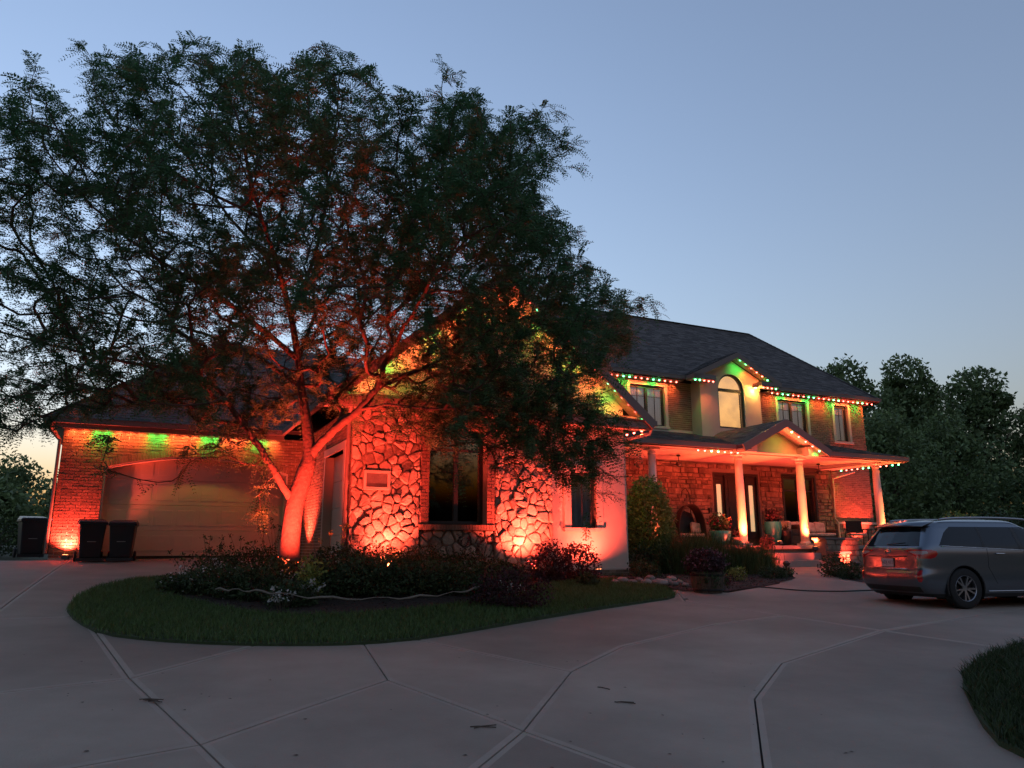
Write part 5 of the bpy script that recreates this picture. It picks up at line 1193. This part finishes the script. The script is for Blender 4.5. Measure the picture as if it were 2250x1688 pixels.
# hooded wicker chair
ch = pt_('hooded wicker chair with cream cushions on the porch','chair','hooded_chair',20.0,1.15,rad(-14))
hood = MB(); n1, n2 = 14, 10
for j in range(n2+1):
    for i in range(n1+1):
        a = math.pi*i/n1; d = j/n2; w = .54*math.sqrt(max(0,1-(d*.45)**2)); zt = .62+.86*math.sqrt(max(0,1-(d*.3)**2))
        x = -w*math.cos(a); z = .25+(zt-.25)*math.sin(a)**.75; hood.v.append((x,-.30+.55*d,z))
for j in range(n2):
    for i in range(n1): k = j*(n1+1)+i; hood.f.append((k,k+1,k+n1+2,k+n1+1))
ho = hood.build('hood',WICK,ch,True); sm = ho.modifiers.new('solid','SOLIDIFY'); sm.thickness = .03
MB().prism([(-.40,.28,.25),(.40,.28,.25),(.40,.30,.7),(.28,.32,1.15),(0,.33,1.25),(-.28,.32,1.15),(-.40,.30,.7)],(0,.04,0)).build('back_panel',BLACKP,ch)
bevel(MB().box(-.50,.50,-.36,.36,.10,.30).build('seat_base',WICK,ch),.03)
bevel(MB().box(-.44,.44,-.38,.26,.301,.42).build('seat_cushion',CUSH,ch),.05,3)
bevel(MB().box(-.20,.20,-.07,.07,-.2,.2).build('pillow',CUSH,ch,loc=(.26,.02,.62),rot=(rad(-18),rad(8),rad(12))),.05,3)
for sx in (-.42,.42):
    for sy in (-.3,.3): MB().tube([(sx,sy,.0),(sx,sy,.12)],.03,8).build('leg',WICK,ch)
# hoop of a plant hanger beside the chair
hk = pt_('thin dark curved iron hook standing behind the hooded chair','hook','iron_hook',20.55,.6)
MB().tube([(0,0,0),(0,0,1.6),(-.05,0,1.95),(-.2,0,2.12),(-.36,0,2.0),(-.42,0,1.75)],.016,7).build('rod',IRON,hk,True); MB().box(-.15,.15,-.15,.15,0,.02).build('foot',IRON,hk)
def pot(label, u, s, prof, m, plant, pm, z=PF, flowers=None, name='glazed_pot', leaf=.09):
    o = pt_(label,'pot',name,u,s,z=z); MB().lathe(prof,28).build('vessel',m,o,True)
    zt = prof[-1][1]; MB().lathe([(prof[-1][0]-.02,zt-.04),(.01,zt-.035)],18).build('soil',SOIL,o)
    P = ellipsoid_pts(plant[3],plant[:3],.25,7,False); P[:,2] += zt+plant[2]*.7; P = P[P[:,2] > zt-.05]
    stems(P,12,.008,(0,0,zt-.03)).build('stems',TWIG,o); link('foliage',leafcards(P,leaf,'foliage'),pm,o)
    if flowers: Q = ellipsoid_pts(60,[a*1.03 for a in plant[:3]],.9,7,False); Q[:,2] += zt+plant[2]*.7; Q = Q[Q[:,2] > zt+.1]; link('blossoms',leafcards(Q,.07,'blossoms',aspect=.9),flowers,o)
    return o
pot('wide teal bowl planter with red flowers beside the lit column',20.05,2.75,[(.16,0),(.24,.04),(.31,.18),(.345,.36),(.36,.47),(.34,.49)],TEAL,(.42,.38,.36,700),LEAFS,flowers=PETALR)
pot('tall teal glazed vase with dark plant beside the steps',23.05,2.15,[(.15,0),(.19,.03),(.25,.25),(.30,.52),(.315,.72),(.29,.82),(.30,.85),(.28,.86)],TEAL,(.34,.30,.30,420),LEAFP,leaf=.13)
pot('dark square-shouldered pot close behind the tall teal vase',23.5,2.3,[(.18,0),(.20,.02),(.22,.50),(.23,.53),(.20,.54)],BLACKP,(.12,.12,.12,60),LEAFS)
pot('pale stone pot with sparse stems next to the teal bowl',20.6,2.9,[(.13,0),(.15,.02),(.17,.26),(.18,.28),(.16,.29)],ASHLAR,(.16,.14,.16,140),LEAFP)
# slatted metal chair by the door
mc = pt_('black slatted metal chair beside the front door','chair','metal_chair',21.4,1.3,rad(8))
for k in range(7): MB().box(-.26,.26,-.22+k*.075,-.17+k*.075,.44,.455).build('slat',IRON,mc)
for k in range(5): MB().box(-.26,.26,.29,.305,.56+k*.10,.63+k*.10).build('slat',IRON,mc)
for sx in (-.28,.28):
    MB().tube([(sx,-.25,0),(sx,-.25,.66),(sx,.24,.68)],.016,7).build('leg',IRON,mc); MB().tube([(sx,.33,0),(sx,.28,.45),(sx,.32,1.08)],.016,7).build('leg',IRON,mc)
def sofa(label, u, s, w, rz, npil, z=PF):
    o = pt_(label,'sofa','wicker_sofa',u,s,rz,z)
    bevel(MB().box(-w/2,w/2,-.40,.40,.06,.36).build('base',WICK,o),.02); bevel(MB().box(-w/2,w/2,.28,.42,.361,.78).build('backrest',WICK,o),.03)
    for sx in (-1,1): bevel(MB().box(sx*w/2-.14*(sx>0),sx*w/2+.14*(sx<0),-.40,.279,.361,.60).build('arm',WICK,o),.03)
    nc = max(1,round((w-.3)/.7)); cw = (w-.30)/nc
    for k in range(nc): bevel(MB().box(-w/2+.15+k*cw+.006,-w/2+.15+(k+1)*cw-.006,-.43,.27,.362,.48).build('seat_cushion',CUSH,o),.04,3)
    for k in range(npil): bevel(MB().box(-.25,.25,-.08,.08,-.21,.21).build('pillow',CUSH,o,loc=(-w/2+.42+k*(w-.84)/max(1,npil-1),.16,.70),rot=(rad(-16),rad(random.uniform(-10,10)),rad(random.uniform(-10,10)))),.07,4)
    for sx in (-w/2+.06,w/2-.06):
        for sy in (-.34,.34): MB().tube([(sx,sy,0),(sx,sy,.07)],.025,8).build('leg',WICK,o)
sofa('wicker sofa with patterned cream pillows under the porch window',25.7,1.35,2.3,0,4)
sofa('wicker armchair with one cream pillow beside the tall teal vase',24.1,1.6,.95,rad(-90),1)
# outdoor lounge chair at porch end
lc = pt_('dark metal armchair at the open end of the porch','chair','metal_armchair',27.2,2.3,rad(-35))
bevel(MB().box(-.30,.30,-.30,.30,.38,.46).build('seat_cushion',CUSH,lc),.03)
MB().box(-.30,.30,.30,.34,.48,.95).build('backrest',IRON,lc)
for sx in (-.33,.33): MB().tube([(sx,-.32,0),(sx,-.32,.62),(sx,.34,.64),(sx,.38,0)],.018,7).build('leg',IRON,lc)
# ceiling fans
for u,lb in ((19.4,'dark ceiling fan over the hooded chair'),(26.35,'dark ceiling fan over the wicker sofa')):
    fo = empty('ceiling_fan', hw(u,1.5,PC+.05), TH+rad(20)); tag(fo,lb,'ceiling fan','ceiling fans under the porch roof')
    MB().lathe([(.07,-.05),(.07,0)],14).build('canopy',FRAME,fo); MB().tube([(0,0,-.04),(0,0,-.26)],.014,8).build('rod',FRAME,fo); MB().lathe([(.03,-.42),(.09,-.40),(.12,-.33),(.10,-.27),(.03,-.25)],18).build('motor',FRAME,fo,True)
    for k in range(5):
        b = MB(); b.box(.10,.20,-.02,.02,-.335,-.325); b.add([(.18,-.05,-.345),(.66,-.075,-.35),(.66,.075,-.325),(.18,.05,-.32)],[(0,1,2,3)]); b.add([(.18,-.05,-.352),(.66,-.075,-.357),(.66,.075,-.332),(.18,.05,-.327)],[(3,2,1,0)])
        b.build('blade',WICK,fo,rot=(0,0,2*math.pi*k/5))
# hanging bird feeder tube by first column
# pendant bulb
lp = empty('pendant_lamp', hw(23.98,.80,7.90)); tag(lp,'small glowing yellow lamp under the eave beside the arched window','lamp')
MB().lathe([(.02,-.06),(.06,-.04),(.07,0),(.04,.05)],12).build('glowing_bulb',mat('lamp_bulb',(.6,.5,.3),.4,emit=(1,.55,.10),estr=1.2),lp,True)
ld = bpy.data.lights.new('pendant_light','POINT'); ld.color = (1,.55,.12); ld.energy = 2.2; ld.shadow_soft_size = .06; lo = bpy.data.objects.new('pendant_light',ld); col.objects.link(lo); lo.parent = lp; lo.location = (0,0,-.12)
wl = MB().box(-.06,.06,-.06,.02,-.09,.09).build('wall_lantern',FRAME,None,loc=hw(21.9,.09,2.95),rot=(0,0,TH)); tag(wl,'small black box lantern on stone beside the front door','lantern')

# ------------------------------------------------------------------ the car
SUVW = .94
paint = mat('car_paint',(.145,.168,.20),.3,metal=.85,coat=.8,var=.03,scale=300)
cglass = mat('car_glass',(.006,.008,.011),.05,spec=.35); blackt = mat('car_black',(.012,.012,.013),.5); redl = mat('tail_lens',(.42,.012,.018),.12,coat=1.0,var=.2,scale=18); clearl = mat('clear_lens',(.42,.30,.28),.12,coat=1.0,var=.2,scale=22)
chrome = mat('chrome',(.6,.6,.62),.15,metal=1.0); alloy = mat('alloy',(.34,.34,.36),.3,metal=.9)
wx,wy = 8.42, 14.43
heading = rad(14.0)
car = empty('parked_car',(wx,wy,t1(wx,wy)),heading); tag(car,'silver grey sport utility vehicle parked on the driveway, rear wheel and tailgate showing','car')
# car frame: x forward, y left; origin under the near (right) rear wheel centre
RO = 0.93; WB = 2.70
zk = np.array([.21,.26,.34,.42,.50,.60,.66,.70,.76,.90,1.00,1.06,1.12,1.16,1.30,1.46,1.505,1.535,1.57,1.60,1.625,1.65,1.67])
xr = np.array([.26,.16,.07,.03,.0,.0,.02,.05,.055,.06,.07,.085,.11,.14,.24,.36,.40,.42,.47,.58,.80,1.15,1.6])
xf = np.array([4.5,4.55,4.62,4.66,4.68,4.68,4.67,4.66,4.64,4.58,4.45,4.2,3.62,3.5,3.15,2.82,2.70,2.64,2.58,2.52,2.46,2.3,2.0])
hwid = np.array([.86,.88,.91,.925,.935,.94,.94,.94,.938,.938,.936,.93,.915,.905,.84,.765,.735,.715,.69,.66,.60,.48,.30])
zz = np.concatenate([np.arange(.21,1.48,.0125),np.arange(1.48,1.6701,.005)])
def ip(a): 
    v = np.interp(zz,zk,a); k = np.ones(7)/7; vp = np.pad(v,3,mode='edge'); return np.convolve(vp,k,'valid')
XR,XF,HW = ip(xr),ip(xf),ip(hwid)
NT = 720
th = np.linspace(0,2*np.pi,NT,endpoint=False)
# plan outline: rounded rectangle with more samples along the near side and the tail
def outline(x0,x1,w,rc):
    c,s = np.cos(th),np.sin(th); e = 2/ (7.0 if rc else 9.0)
    X = np.sign(c)*np.abs(c)**e; Y = np.sign(s)*np.abs(s)**e
    return (x0+x1)/2+X*(x1-x0)/2, Y*w
# reparametrise by arc length so faces are even
G = []
for z,x0,x1,w in zip(zz,XR,XF,HW):
    t = np.linspace(0,2*np.pi,4001); c,s = np.cos(t),np.sin(t); ex = 2/16.; ey = 2/7.
    X = (x0+x1)/2+np.sign(c)*np.abs(c)**ey*(x1-x0)/2; Y = np.sign(s)*np.abs(s)**ex*w
    # corner rounding in metres: blend of a superellipse in a box whose corners are cut at the tail
    rc = .24 if z < 1.12 else .18
    xx = X-x0; cut = np.clip((rc-xx)/rc,0,1); Y = np.sign(Y)*np.minimum(np.abs(Y), w-rc*.55*(1-np.sqrt(np.clip(1-cut**2,0,1))))
    X = X+.075*(np.abs(Y)/w)**2*np.clip(1-(X-x0)/.5,0,1)
    L = np.concatenate([[0],np.cumsum(np.hypot(np.diff(X),np.diff(Y)))]); xm = (X[1:]+X[:-1])/2-x0; W_ = np.concatenate([[0],np.cumsum(np.diff(L)*(1+4.5*(xm < 1.0)))]); Lt = np.linspace(0,W_[-1],NT,endpoint=False)
    G.append(np.stack([np.interp(Lt,W_,X),np.interp(Lt,W_,Y),np.full(NT,z)],1))
G = np.array(G); G[:,:,0] -= RO; G[:,:,1] += SUVW-.10
nzc = len(zz); vid = np.arange(nzc*NT).reshape(nzc,NT)
FA = np.stack([vid[:-1,:],np.roll(vid[:-1,:],-1,1),np.roll(vid[1:,:],-1,1),vid[1:,:]],-1).reshape(-1,4)
GV = G.reshape(-1,3); cen = GV[FA].mean(1); nrm = np.cross(GV[FA[:,1]]-GV[FA[:,0]],GV[FA[:,3]]-GV[FA[:,0]]); nrm /= np.maximum(np.linalg.norm(nrm,axis=1),1e-9)[:,None]
cx,cyy,cz = cen.T; yc = cyy-(SUVW-.10)
side = np.abs(nrm[:,1]) > .55; rear = (cx+RO < .75) & (nrm[:,0] < -.45)
X0 = cx+RO
def belt(x): return 1.150-.042*(x-.47)
top_ = 1.50
wr = (np.hypot(cx,cz-.37) < .415) & (np.abs(yc) > .55); wf = (np.hypot(cx-WB,cz-.37) < .415) & (np.abs(yc) > .55)
well = (wr|wf) & (np.abs(nrm[:,1]) > .3)
sidew = side & (cz > belt(X0)) & (cz < np.minimum(top_, top_-.0)) & (X0 > .45+.95*np.maximum(0,(cz-1.14))+2.0*np.maximum(0,cz-1.38)**1.5) & (X0 < 3.55-1.75*np.maximum(0,cz-1.08)) & (np.abs(yc) > .5)
pil = sidew & ((np.abs(X0-1.46-.10*(cz-1.1)) < .022)|(np.abs(X0-2.32) < .045))
rearw = rear & (cz > 1.135) & (cz < 1.47) & (np.abs(yc) < .72-.18*(cz-1.135)/.365)
spo = rear & (cz >= 1.47) & (cz < 1.51)
wc_ = (.86-np.abs(yc))-1.15*np.maximum(0,X0-.20)
wz = np.stack([wc_,cz],1); nearx = X0 < .62
lamp = nearx & inpoly(wz,[(.45,1.055),(.30,1.078),(-.08,1.078),(-.24,1.045),(-.27,1.00),(-.20,.935),(-.06,.905),(.10,.905),(.19,.945),(.29,1.00)])
lampc = nearx & inpoly(wz,[(.36,1.035),(.20,1.050),(.00,1.045),(-.04,1.01),(.06,.985),(.20,.99),(.28,1.01)])
band = (rear|(X0 < .35)) & (cz > .30) & (cz < .40) & (np.abs(yc) < .72); lower_b = cz < .27
refl = nearx & inpoly(wz,[(.135,.52),(.145,.66),(.11,.70),(.055,.69),(.045,.53),(.07,.49),(.11,.49)])
cls = np.zeros(len(FA),int); cls[lower_b|band] = 5; cls[refl] = 3; cls[lamp] = 3; cls[lampc] = 4; cls[sidew] = 1; cls[pil] = 5; cls[rearw] = 2; cls[spo] = 5
def sub(mask,name,m,parent=car,push=0.):
    f = FA[mask]; u,inv = np.unique(f.ravel(),return_inverse=True); V = GV[u].copy()
    if push:
        N_ = np.zeros_like(V); np.add.at(N_,inv,np.repeat(nrm[mask],4,0)); N_ /= np.maximum(np.linalg.norm(N_,axis=1),1e-9)[:,None]; V += N_*push
    return link(name,arrmesh(name,V,inv.reshape(-1,4),True),m,parent)
out_sign = 1 if (nrm[np.argmax(cyy)][1] > 0) else -1
if out_sign < 0: FA = FA[:,::-1]; nrm = -nrm
body = sub((cls==0)&~well,'body',paint)
kc = len(GV)-NT; cap = arrmesh('roof_cap',np.concatenate([GV[-NT:],GV[-NT:].mean(0,keepdims=True)]),np.array([[i,(i+1)%NT,NT] for i in range(NT)]),True); link('roof_panel',cap,blackt,car)
sub((cls==1)&~well&(yc<0),'side_window',cglass,push=-.004); sub((cls==1)&~well&(yc>0),'side_window',cglass,push=-.004); sub(cls==2,'rear_window',cglass,push=-.004); sub((cls==5)&~well,'black_trim',blackt,push=-.002)
for sgn,nm in ((1,'tail_light'),(-1,'tail_light')):
    mk = (yc*sgn > 0)
    tl = sub((cls==3)&mk&lamp,nm,redl,push=.006); sub((cls==4)&mk,'clear_lens',clearl,tl,push=.007); sub((cls==3)&mk&~lamp,'reflector',redl,push=.004)
# underside and wheel wells
MB().box(-.50,3.6,.10,1.58,.20,.34).build('underbody',blackt,car)
for xw in (0,WB):
    for yy,sg in ((-.10,1),(1.78,-1)):
        wl_ = MB(); n = 28
        for i in range(n+1):
            a = -.5+(math.pi+1.0)*i/n; wl_.v += [(xw+.415*math.cos(a),yy+.02*sg,.37+.415*math.sin(a)),(xw+.415*math.cos(a),yy+.36*sg,.37+.415*math.sin(a))]
        wl_.f = [(2*i,2*i+1,2*i+3,2*i+2) for i in range(n)]; wl_.build('wheel_well',blackt,car)
        tr2 = [(xw+.418*math.cos(-.32+(math.pi+.64)*i/30),yy+.015*sg,.37+.418*math.sin(-.32+(math.pi+.64)*i/30)) for i in range(31)]; MB().tube(tr2,.016,6).build('arch_trim',blackt if True else paint,car,True)
tyre_me = MB().lathe([(.235,-.105),(.335,-.11),(.360,-.095),(.370,-.05),(.370,.05),(.360,.095),(.335,.11),(.235,.105)],44,cap=False).mesh('tyre',True); tyre_me.materials.append(RUBBER)
rim = MB(); rim.lathe([(.243,-.02),(.243,.095),(.232,.108),(.222,.098),(.215,.03)],44,cap=False); rim.lathe([(.0,.075),(.055,.078),(.06,.04)],18,cap=False)
for k in range(5):
    for off in (-.17,.17):
        a = 2*math.pi*k/5+off*.55; b = 2*math.pi*k/5+off*1.25
        p = Vector((.05*math.cos(a),.05*math.sin(a),.068)); q = Vector((.228*math.cos(b),.228*math.sin(b),.082)); rim.beam(p,q,.030,.03)
rim_me = rim.mesh('rim',False); rim_me.materials.append(alloy)
disc_me = MB().lathe([(.02,.02),(.225,.02),(.225,.0),(.02,.0)],32).mesh('brake_disc'); disc_me.materials.append(mat('dark_metal',(.03,.03,.032),.5,metal=.6))
for xw in (0,WB):
    for yy,rx in ((-.10+.125,rad(90)),(1.78-.125,rad(-90))):
        w = empty('wheel',(xw,yy,.37),parent=car); w.rotation_euler = (rx,0.25,0)
        link('tyre',tyre_me,None,w); link('rim',rim_me,None,w); link('brake_disc',disc_me,None,w)
# chrome strips, handles, rails, wiper, plate
def strip(name,xs,zf,r,m,sg=-1,dy=.004):
    P = []
    for x in xs:
        z = zf(x); w = np.interp(z,zz,HW); P.append((x-RO,(SUVW-.10)+sg*(w+dy),z))
    return MB().tube(P,r,6).build(name,m,car,True)
for sg in (-1,1):
    strip('belt_trim',np.linspace(.50,3.35,24),lambda x: belt(x)-.008,.008,chrome,sg); strip('sill_trim',np.linspace(1.45,3.1,12),lambda x:.315,.010,chrome,sg,.006)
    for xh in (1.78,2.78):
        strip('door_handle',np.linspace(xh-.1,xh+.1,6),lambda x:1.00-.02*(x-1.78),.013,chrome,sg,.022)
    P = [(x-RO,(SUVW-.10)+sg*.655,1.635+.045*math.sin(math.pi*min(1,max(0,(x-.75)/2.1)))**.5) for x in np.linspace(.75,2.85,24)]; MB().tube(P,.020,8).build('roof_rail',alloy,car,True)
    for (xd,dz_) in ((1.47,.0),(2.36,.0)): strip('door_seam',[xd,xd+.002],lambda x: .4,.004,blackt,sg)
def seam(x_of_z,z0,z1):
    P = [(x_of_z(z)-RO,(SUVW-.10)-(np.interp(z,zz,HW)+.0005),z) for z in np.linspace(z0,z1,24)]; MB().tube(P,.0045,5).build('door_seam',blackt,car,True)
seam(lambda z: 1.44+.06*math.sin((z-.45)*2.6) if z > .75 else 1.44+.06*math.sin(.3*2.6)+ (.75-z)*.55,.45,1.12); seam(lambda z: 2.36,.32,1.06)
yc0 = SUVW-.10
def rx_at(z): return float(np.interp(z,zz,XR))-RO
pl2 = MB().box(-.004,.004,-.155,.155,-.078,.078).build('licence_plate',mat('plate_white',(.5,.47,.47),.5),car,loc=(rx_at(.83)-.012,yc0,.83))
MB().box(-.003,.003,-.17,.17,-.092,.092).build('plate_frame',blackt,car,loc=(rx_at(.83)-.006,yc0,.83))
tx = bpy.data.curves.new('plate_text','FONT'); tx.body = 'ADJ 432'; tx.size = .088; tx.align_x = 'CENTER'; tx.align_y = 'CENTER'; tx.extrude = .001
to = bpy.data.objects.new('plate_text',tx); dg = bpy.context.evaluated_depsgraph_get(); col.objects.link(to); dg.update(); tm = bpy.data.meshes.new_from_object(to.evaluated_get(dg)); bpy.data.objects.remove(to)
tm.materials.clear(); tm.materials.append(mat('plate_ink',(.10,.05,.06),.6)); po = link('plate_lettering',tm,None,pl2,loc=(-.006,0,0)); po.rotation_euler = (rad(90),0,rad(-90))
MB().tube([(rx_at(.70)-.004,yc0-.5,.715),(rx_at(.70)-.012,yc0,.715),(rx_at(.70)-.004,yc0+.5,.715)],.010,6).build('tailgate_trim',chrome,car,True)
MB().tube([(rx_at(.96)-.006,yc0-.52,.955),(rx_at(.96)-.014,yc0,.94),(rx_at(.96)-.006,yc0+.52,.955)],.009,6).build('tailgate_garnish',blackt,car,True)
MB().tube([(rx_at(1.16)-.02,yc0+.05,1.165),(rx_at(1.20)-.03,yc0-.42,1.20)],.011,6).build('rear_wiper',blackt,car,True)
em = MB().lathe([(.0,.004),(.05,.003),(.052,0)],20,cap=False); em.v = [(v[2],v[0]*1.5,v[1]) for v in em.v]; em.build('emblem',chrome,car,True,loc=(rx_at(1.06)-.012,yc0,1.035),rot=(0,0,math.pi))
sp = MB(); sp.add([(.335-RO,yc0-.66,1.515),(.285-RO,yc0,1.535),(.335-RO,yc0+.66,1.515),(.66-RO,yc0-.62,1.615),(.66-RO,yc0,1.65),(.66-RO,yc0+.62,1.615),(.345-RO,yc0-.66,1.495),(.30-RO,yc0,1.51),(.345-RO,yc0+.66,1.495)],[(0,3,4,1),(1,4,5,2),(6,0,1,7),(7,1,2,8)]); so = sp.build('spoiler',paint,car,True); so.modifiers.new('s','SOLIDIFY').thickness = .012

# ------------------------------------------------------------------ trees beyond
def bg_tree(label, x, y, h, r, n, leaf, m=LEAFR, group='trees beyond the house', zb=None, trunkr=.22, low=.18, name='leafy_tree'):
    z = (t1(min(x,20),min(y,40))-.14) if zb is None else zb; o = empty(name,(x,y,z)); tag(o,label,'tree',group)
    nl = 15; cs = []
    for i in range(nl):
        t = i/(nl-1); zc = h*(low+.10+(.90-low-.16)*t); rr_ = r*(.55+.5*math.sin(math.pi*(.18+.72*t)))*(1 if t < .8 else .75); a = i*2.4+random.uniform(-.5,.5); k = rr_*.55*(1-.35*t)
        cs.append((np.array([math.cos(a)*k,math.sin(a)*k,zc]), rr_*random.uniform(.38,.78)))
    cs.append((np.array([0,0,h*.9]), r*.42))
    P = []
    for c,rc in cs:
        q = ellipsoid_pts(int(n/len(cs)),(rc,rc,rc*.82),.45,8,False); P.append(q+c)
    P = np.concatenate(P)
    tk = MB().tube([(0,0,-.2),(.1,0,h*.25),(0,.1,h*.5),(.05,0,h*.82)],[trunkr*1.25,trunkr,trunkr*.7,trunkr*.25],8)
    for c,rc in cs[:-1]: s0 = Vector((0,0,max(.6,c[2]*.55))); tk.tube([s0,s0.lerp(Vector(c),.5)+Vector((0,0,.3)),Vector(c)],[trunkr*.45,trunkr*.3,trunkr*.12],6)
    tk.build('trunk',BARK,o,True); link('crown',leafcards(P,leaf,'crown'),m,o)
    return o
bt = [(33.2,60,12.6,5.0,'tree filling the notch between the two tall trees'),(24.6,54,14.2,4.6,'tall leafy tree rising right behind the house roof corner'),(29.8,55,14.8,4.6,'tall dense tree with notched top next to the roof corner'),(35.6,56,14.2,5.0,'broad tall tree with two rounded tops beyond the porch'),(41.0,54,12.8,5.0,'rounded tree stepping down beyond the car roof'),(33.5,44,8.2,3.4,'mid-height dark tree behind the porch end'),(22.5,45,8.5,3.6,'mid-height dark tree seen past the brick house corner'),(27.5,47,8.4,3.8,'mid-height dark tree behind the corner column'),(45.0,47,9.5,4.0,'mid-height dark tree past the car, toward the open field'),(39.5,45,8.6,3.8,'mid-height dark tree behind the car'),(31.0,34.5,7.6,3.0,'grey-green loose tree at the edge beyond the car')]
for i,(x,y,h,r,lb) in enumerate(bt): bg_tree(lb,x,y,h,r,15000 if i < 5 else 11000,.34 if i < 5 else .26,zb=1.0,low=.05 if i < 5 else .0)
bs_ = [(18.6,31.5,(1.5,1.2,1.3),LEAFY,'yellow-green bush lit orange beside the porch corner'),(21.0,32.5,(1.7,1.4,1.4),LEAFS,'rounded bush beside the lit yellow-green bush'),(23.8,32.0,(1.8,1.4,1.5),LEAFR,'bush behind the car roof, next to rounded bush'),(26.4,31.5,(1.8,1.5,1.4),LEAFS,'dark bush behind the car, before the grey-green tree'),(17.4,30.2,(.9,.8,.8),LEAFY,'small glowing bush right behind the corner column')]
for x,y,r,m_,lb in bs_: shrub(lb,(x,y),r,3600,.13,m_,lambda a,b: 1.0,group='bushes beside the porch',lumps=12,nst=16,lift=.6)
lt = [(-50,75,9.0,5.5,'far dark tree beyond the bins, tallest of the left tree line'),(-58,80,8.5,6,'far dark tree in the left tree line, outermost'),(-43,74,7.8,5,'far dark tree next to the garage corner'),(-37,72,7.4,4.6,'far dark tree partly behind the garage corner'),(-47,58,6.0,4.2,'nearer dark tree below the left tree line'),(-38,55,5.2,3.8,'nearer dark tree close to the garage corner'),(-66,78,9.5,6,'far dark tree at the outer end of the left tree line'),(-56,60,6.2,4.5,'nearer dark tree at outer end of the left tree line')]
for x,y,h,r,lb in lt: bg_tree(lb,x,y,h,r,7000,.42,group='trees of the far tree line by the garage',zb=.9,low=.0)
for x,y,lb,r in ((-15.4,22.6,'weedy bush behind the bins at the garage corner',(1.2,1.0,.8)),(-17.6,23.5,'weedy bush further out behind the bins',(1.5,1.0,.8)),(-20,26,'dark bush past the bins at the drive edge',(2,1.4,1.0))): shrub(lb,(x,y),r,1800,.09,LEAFS,lambda a,b: t1(a,b)-.1,group='weedy bushes past the garage',lumps=9)

# trees across the drive, behind the viewer: they stand in the dark window's reflection
for i,(x,y,h,r) in enumerate(((-30,-26,9,5),(-21,-30,10,5.5),(-12,-28,8.5,5),(-3,-32,10.5,5.5),(6,-29,9,5),(15,-31,10,5.5),(24,-27,9.5,5),(34,-24,10,5.5),(42,-14,9.5,5.5),(48,-3,9.5,5.5))):
    bg_tree('dark tree of the row across the driveway, mirrored in the dark front window',x,y,h*.62,r*.9,3200,.5,group='trees across the driveway facing the house',zb=-.6,low=.0)
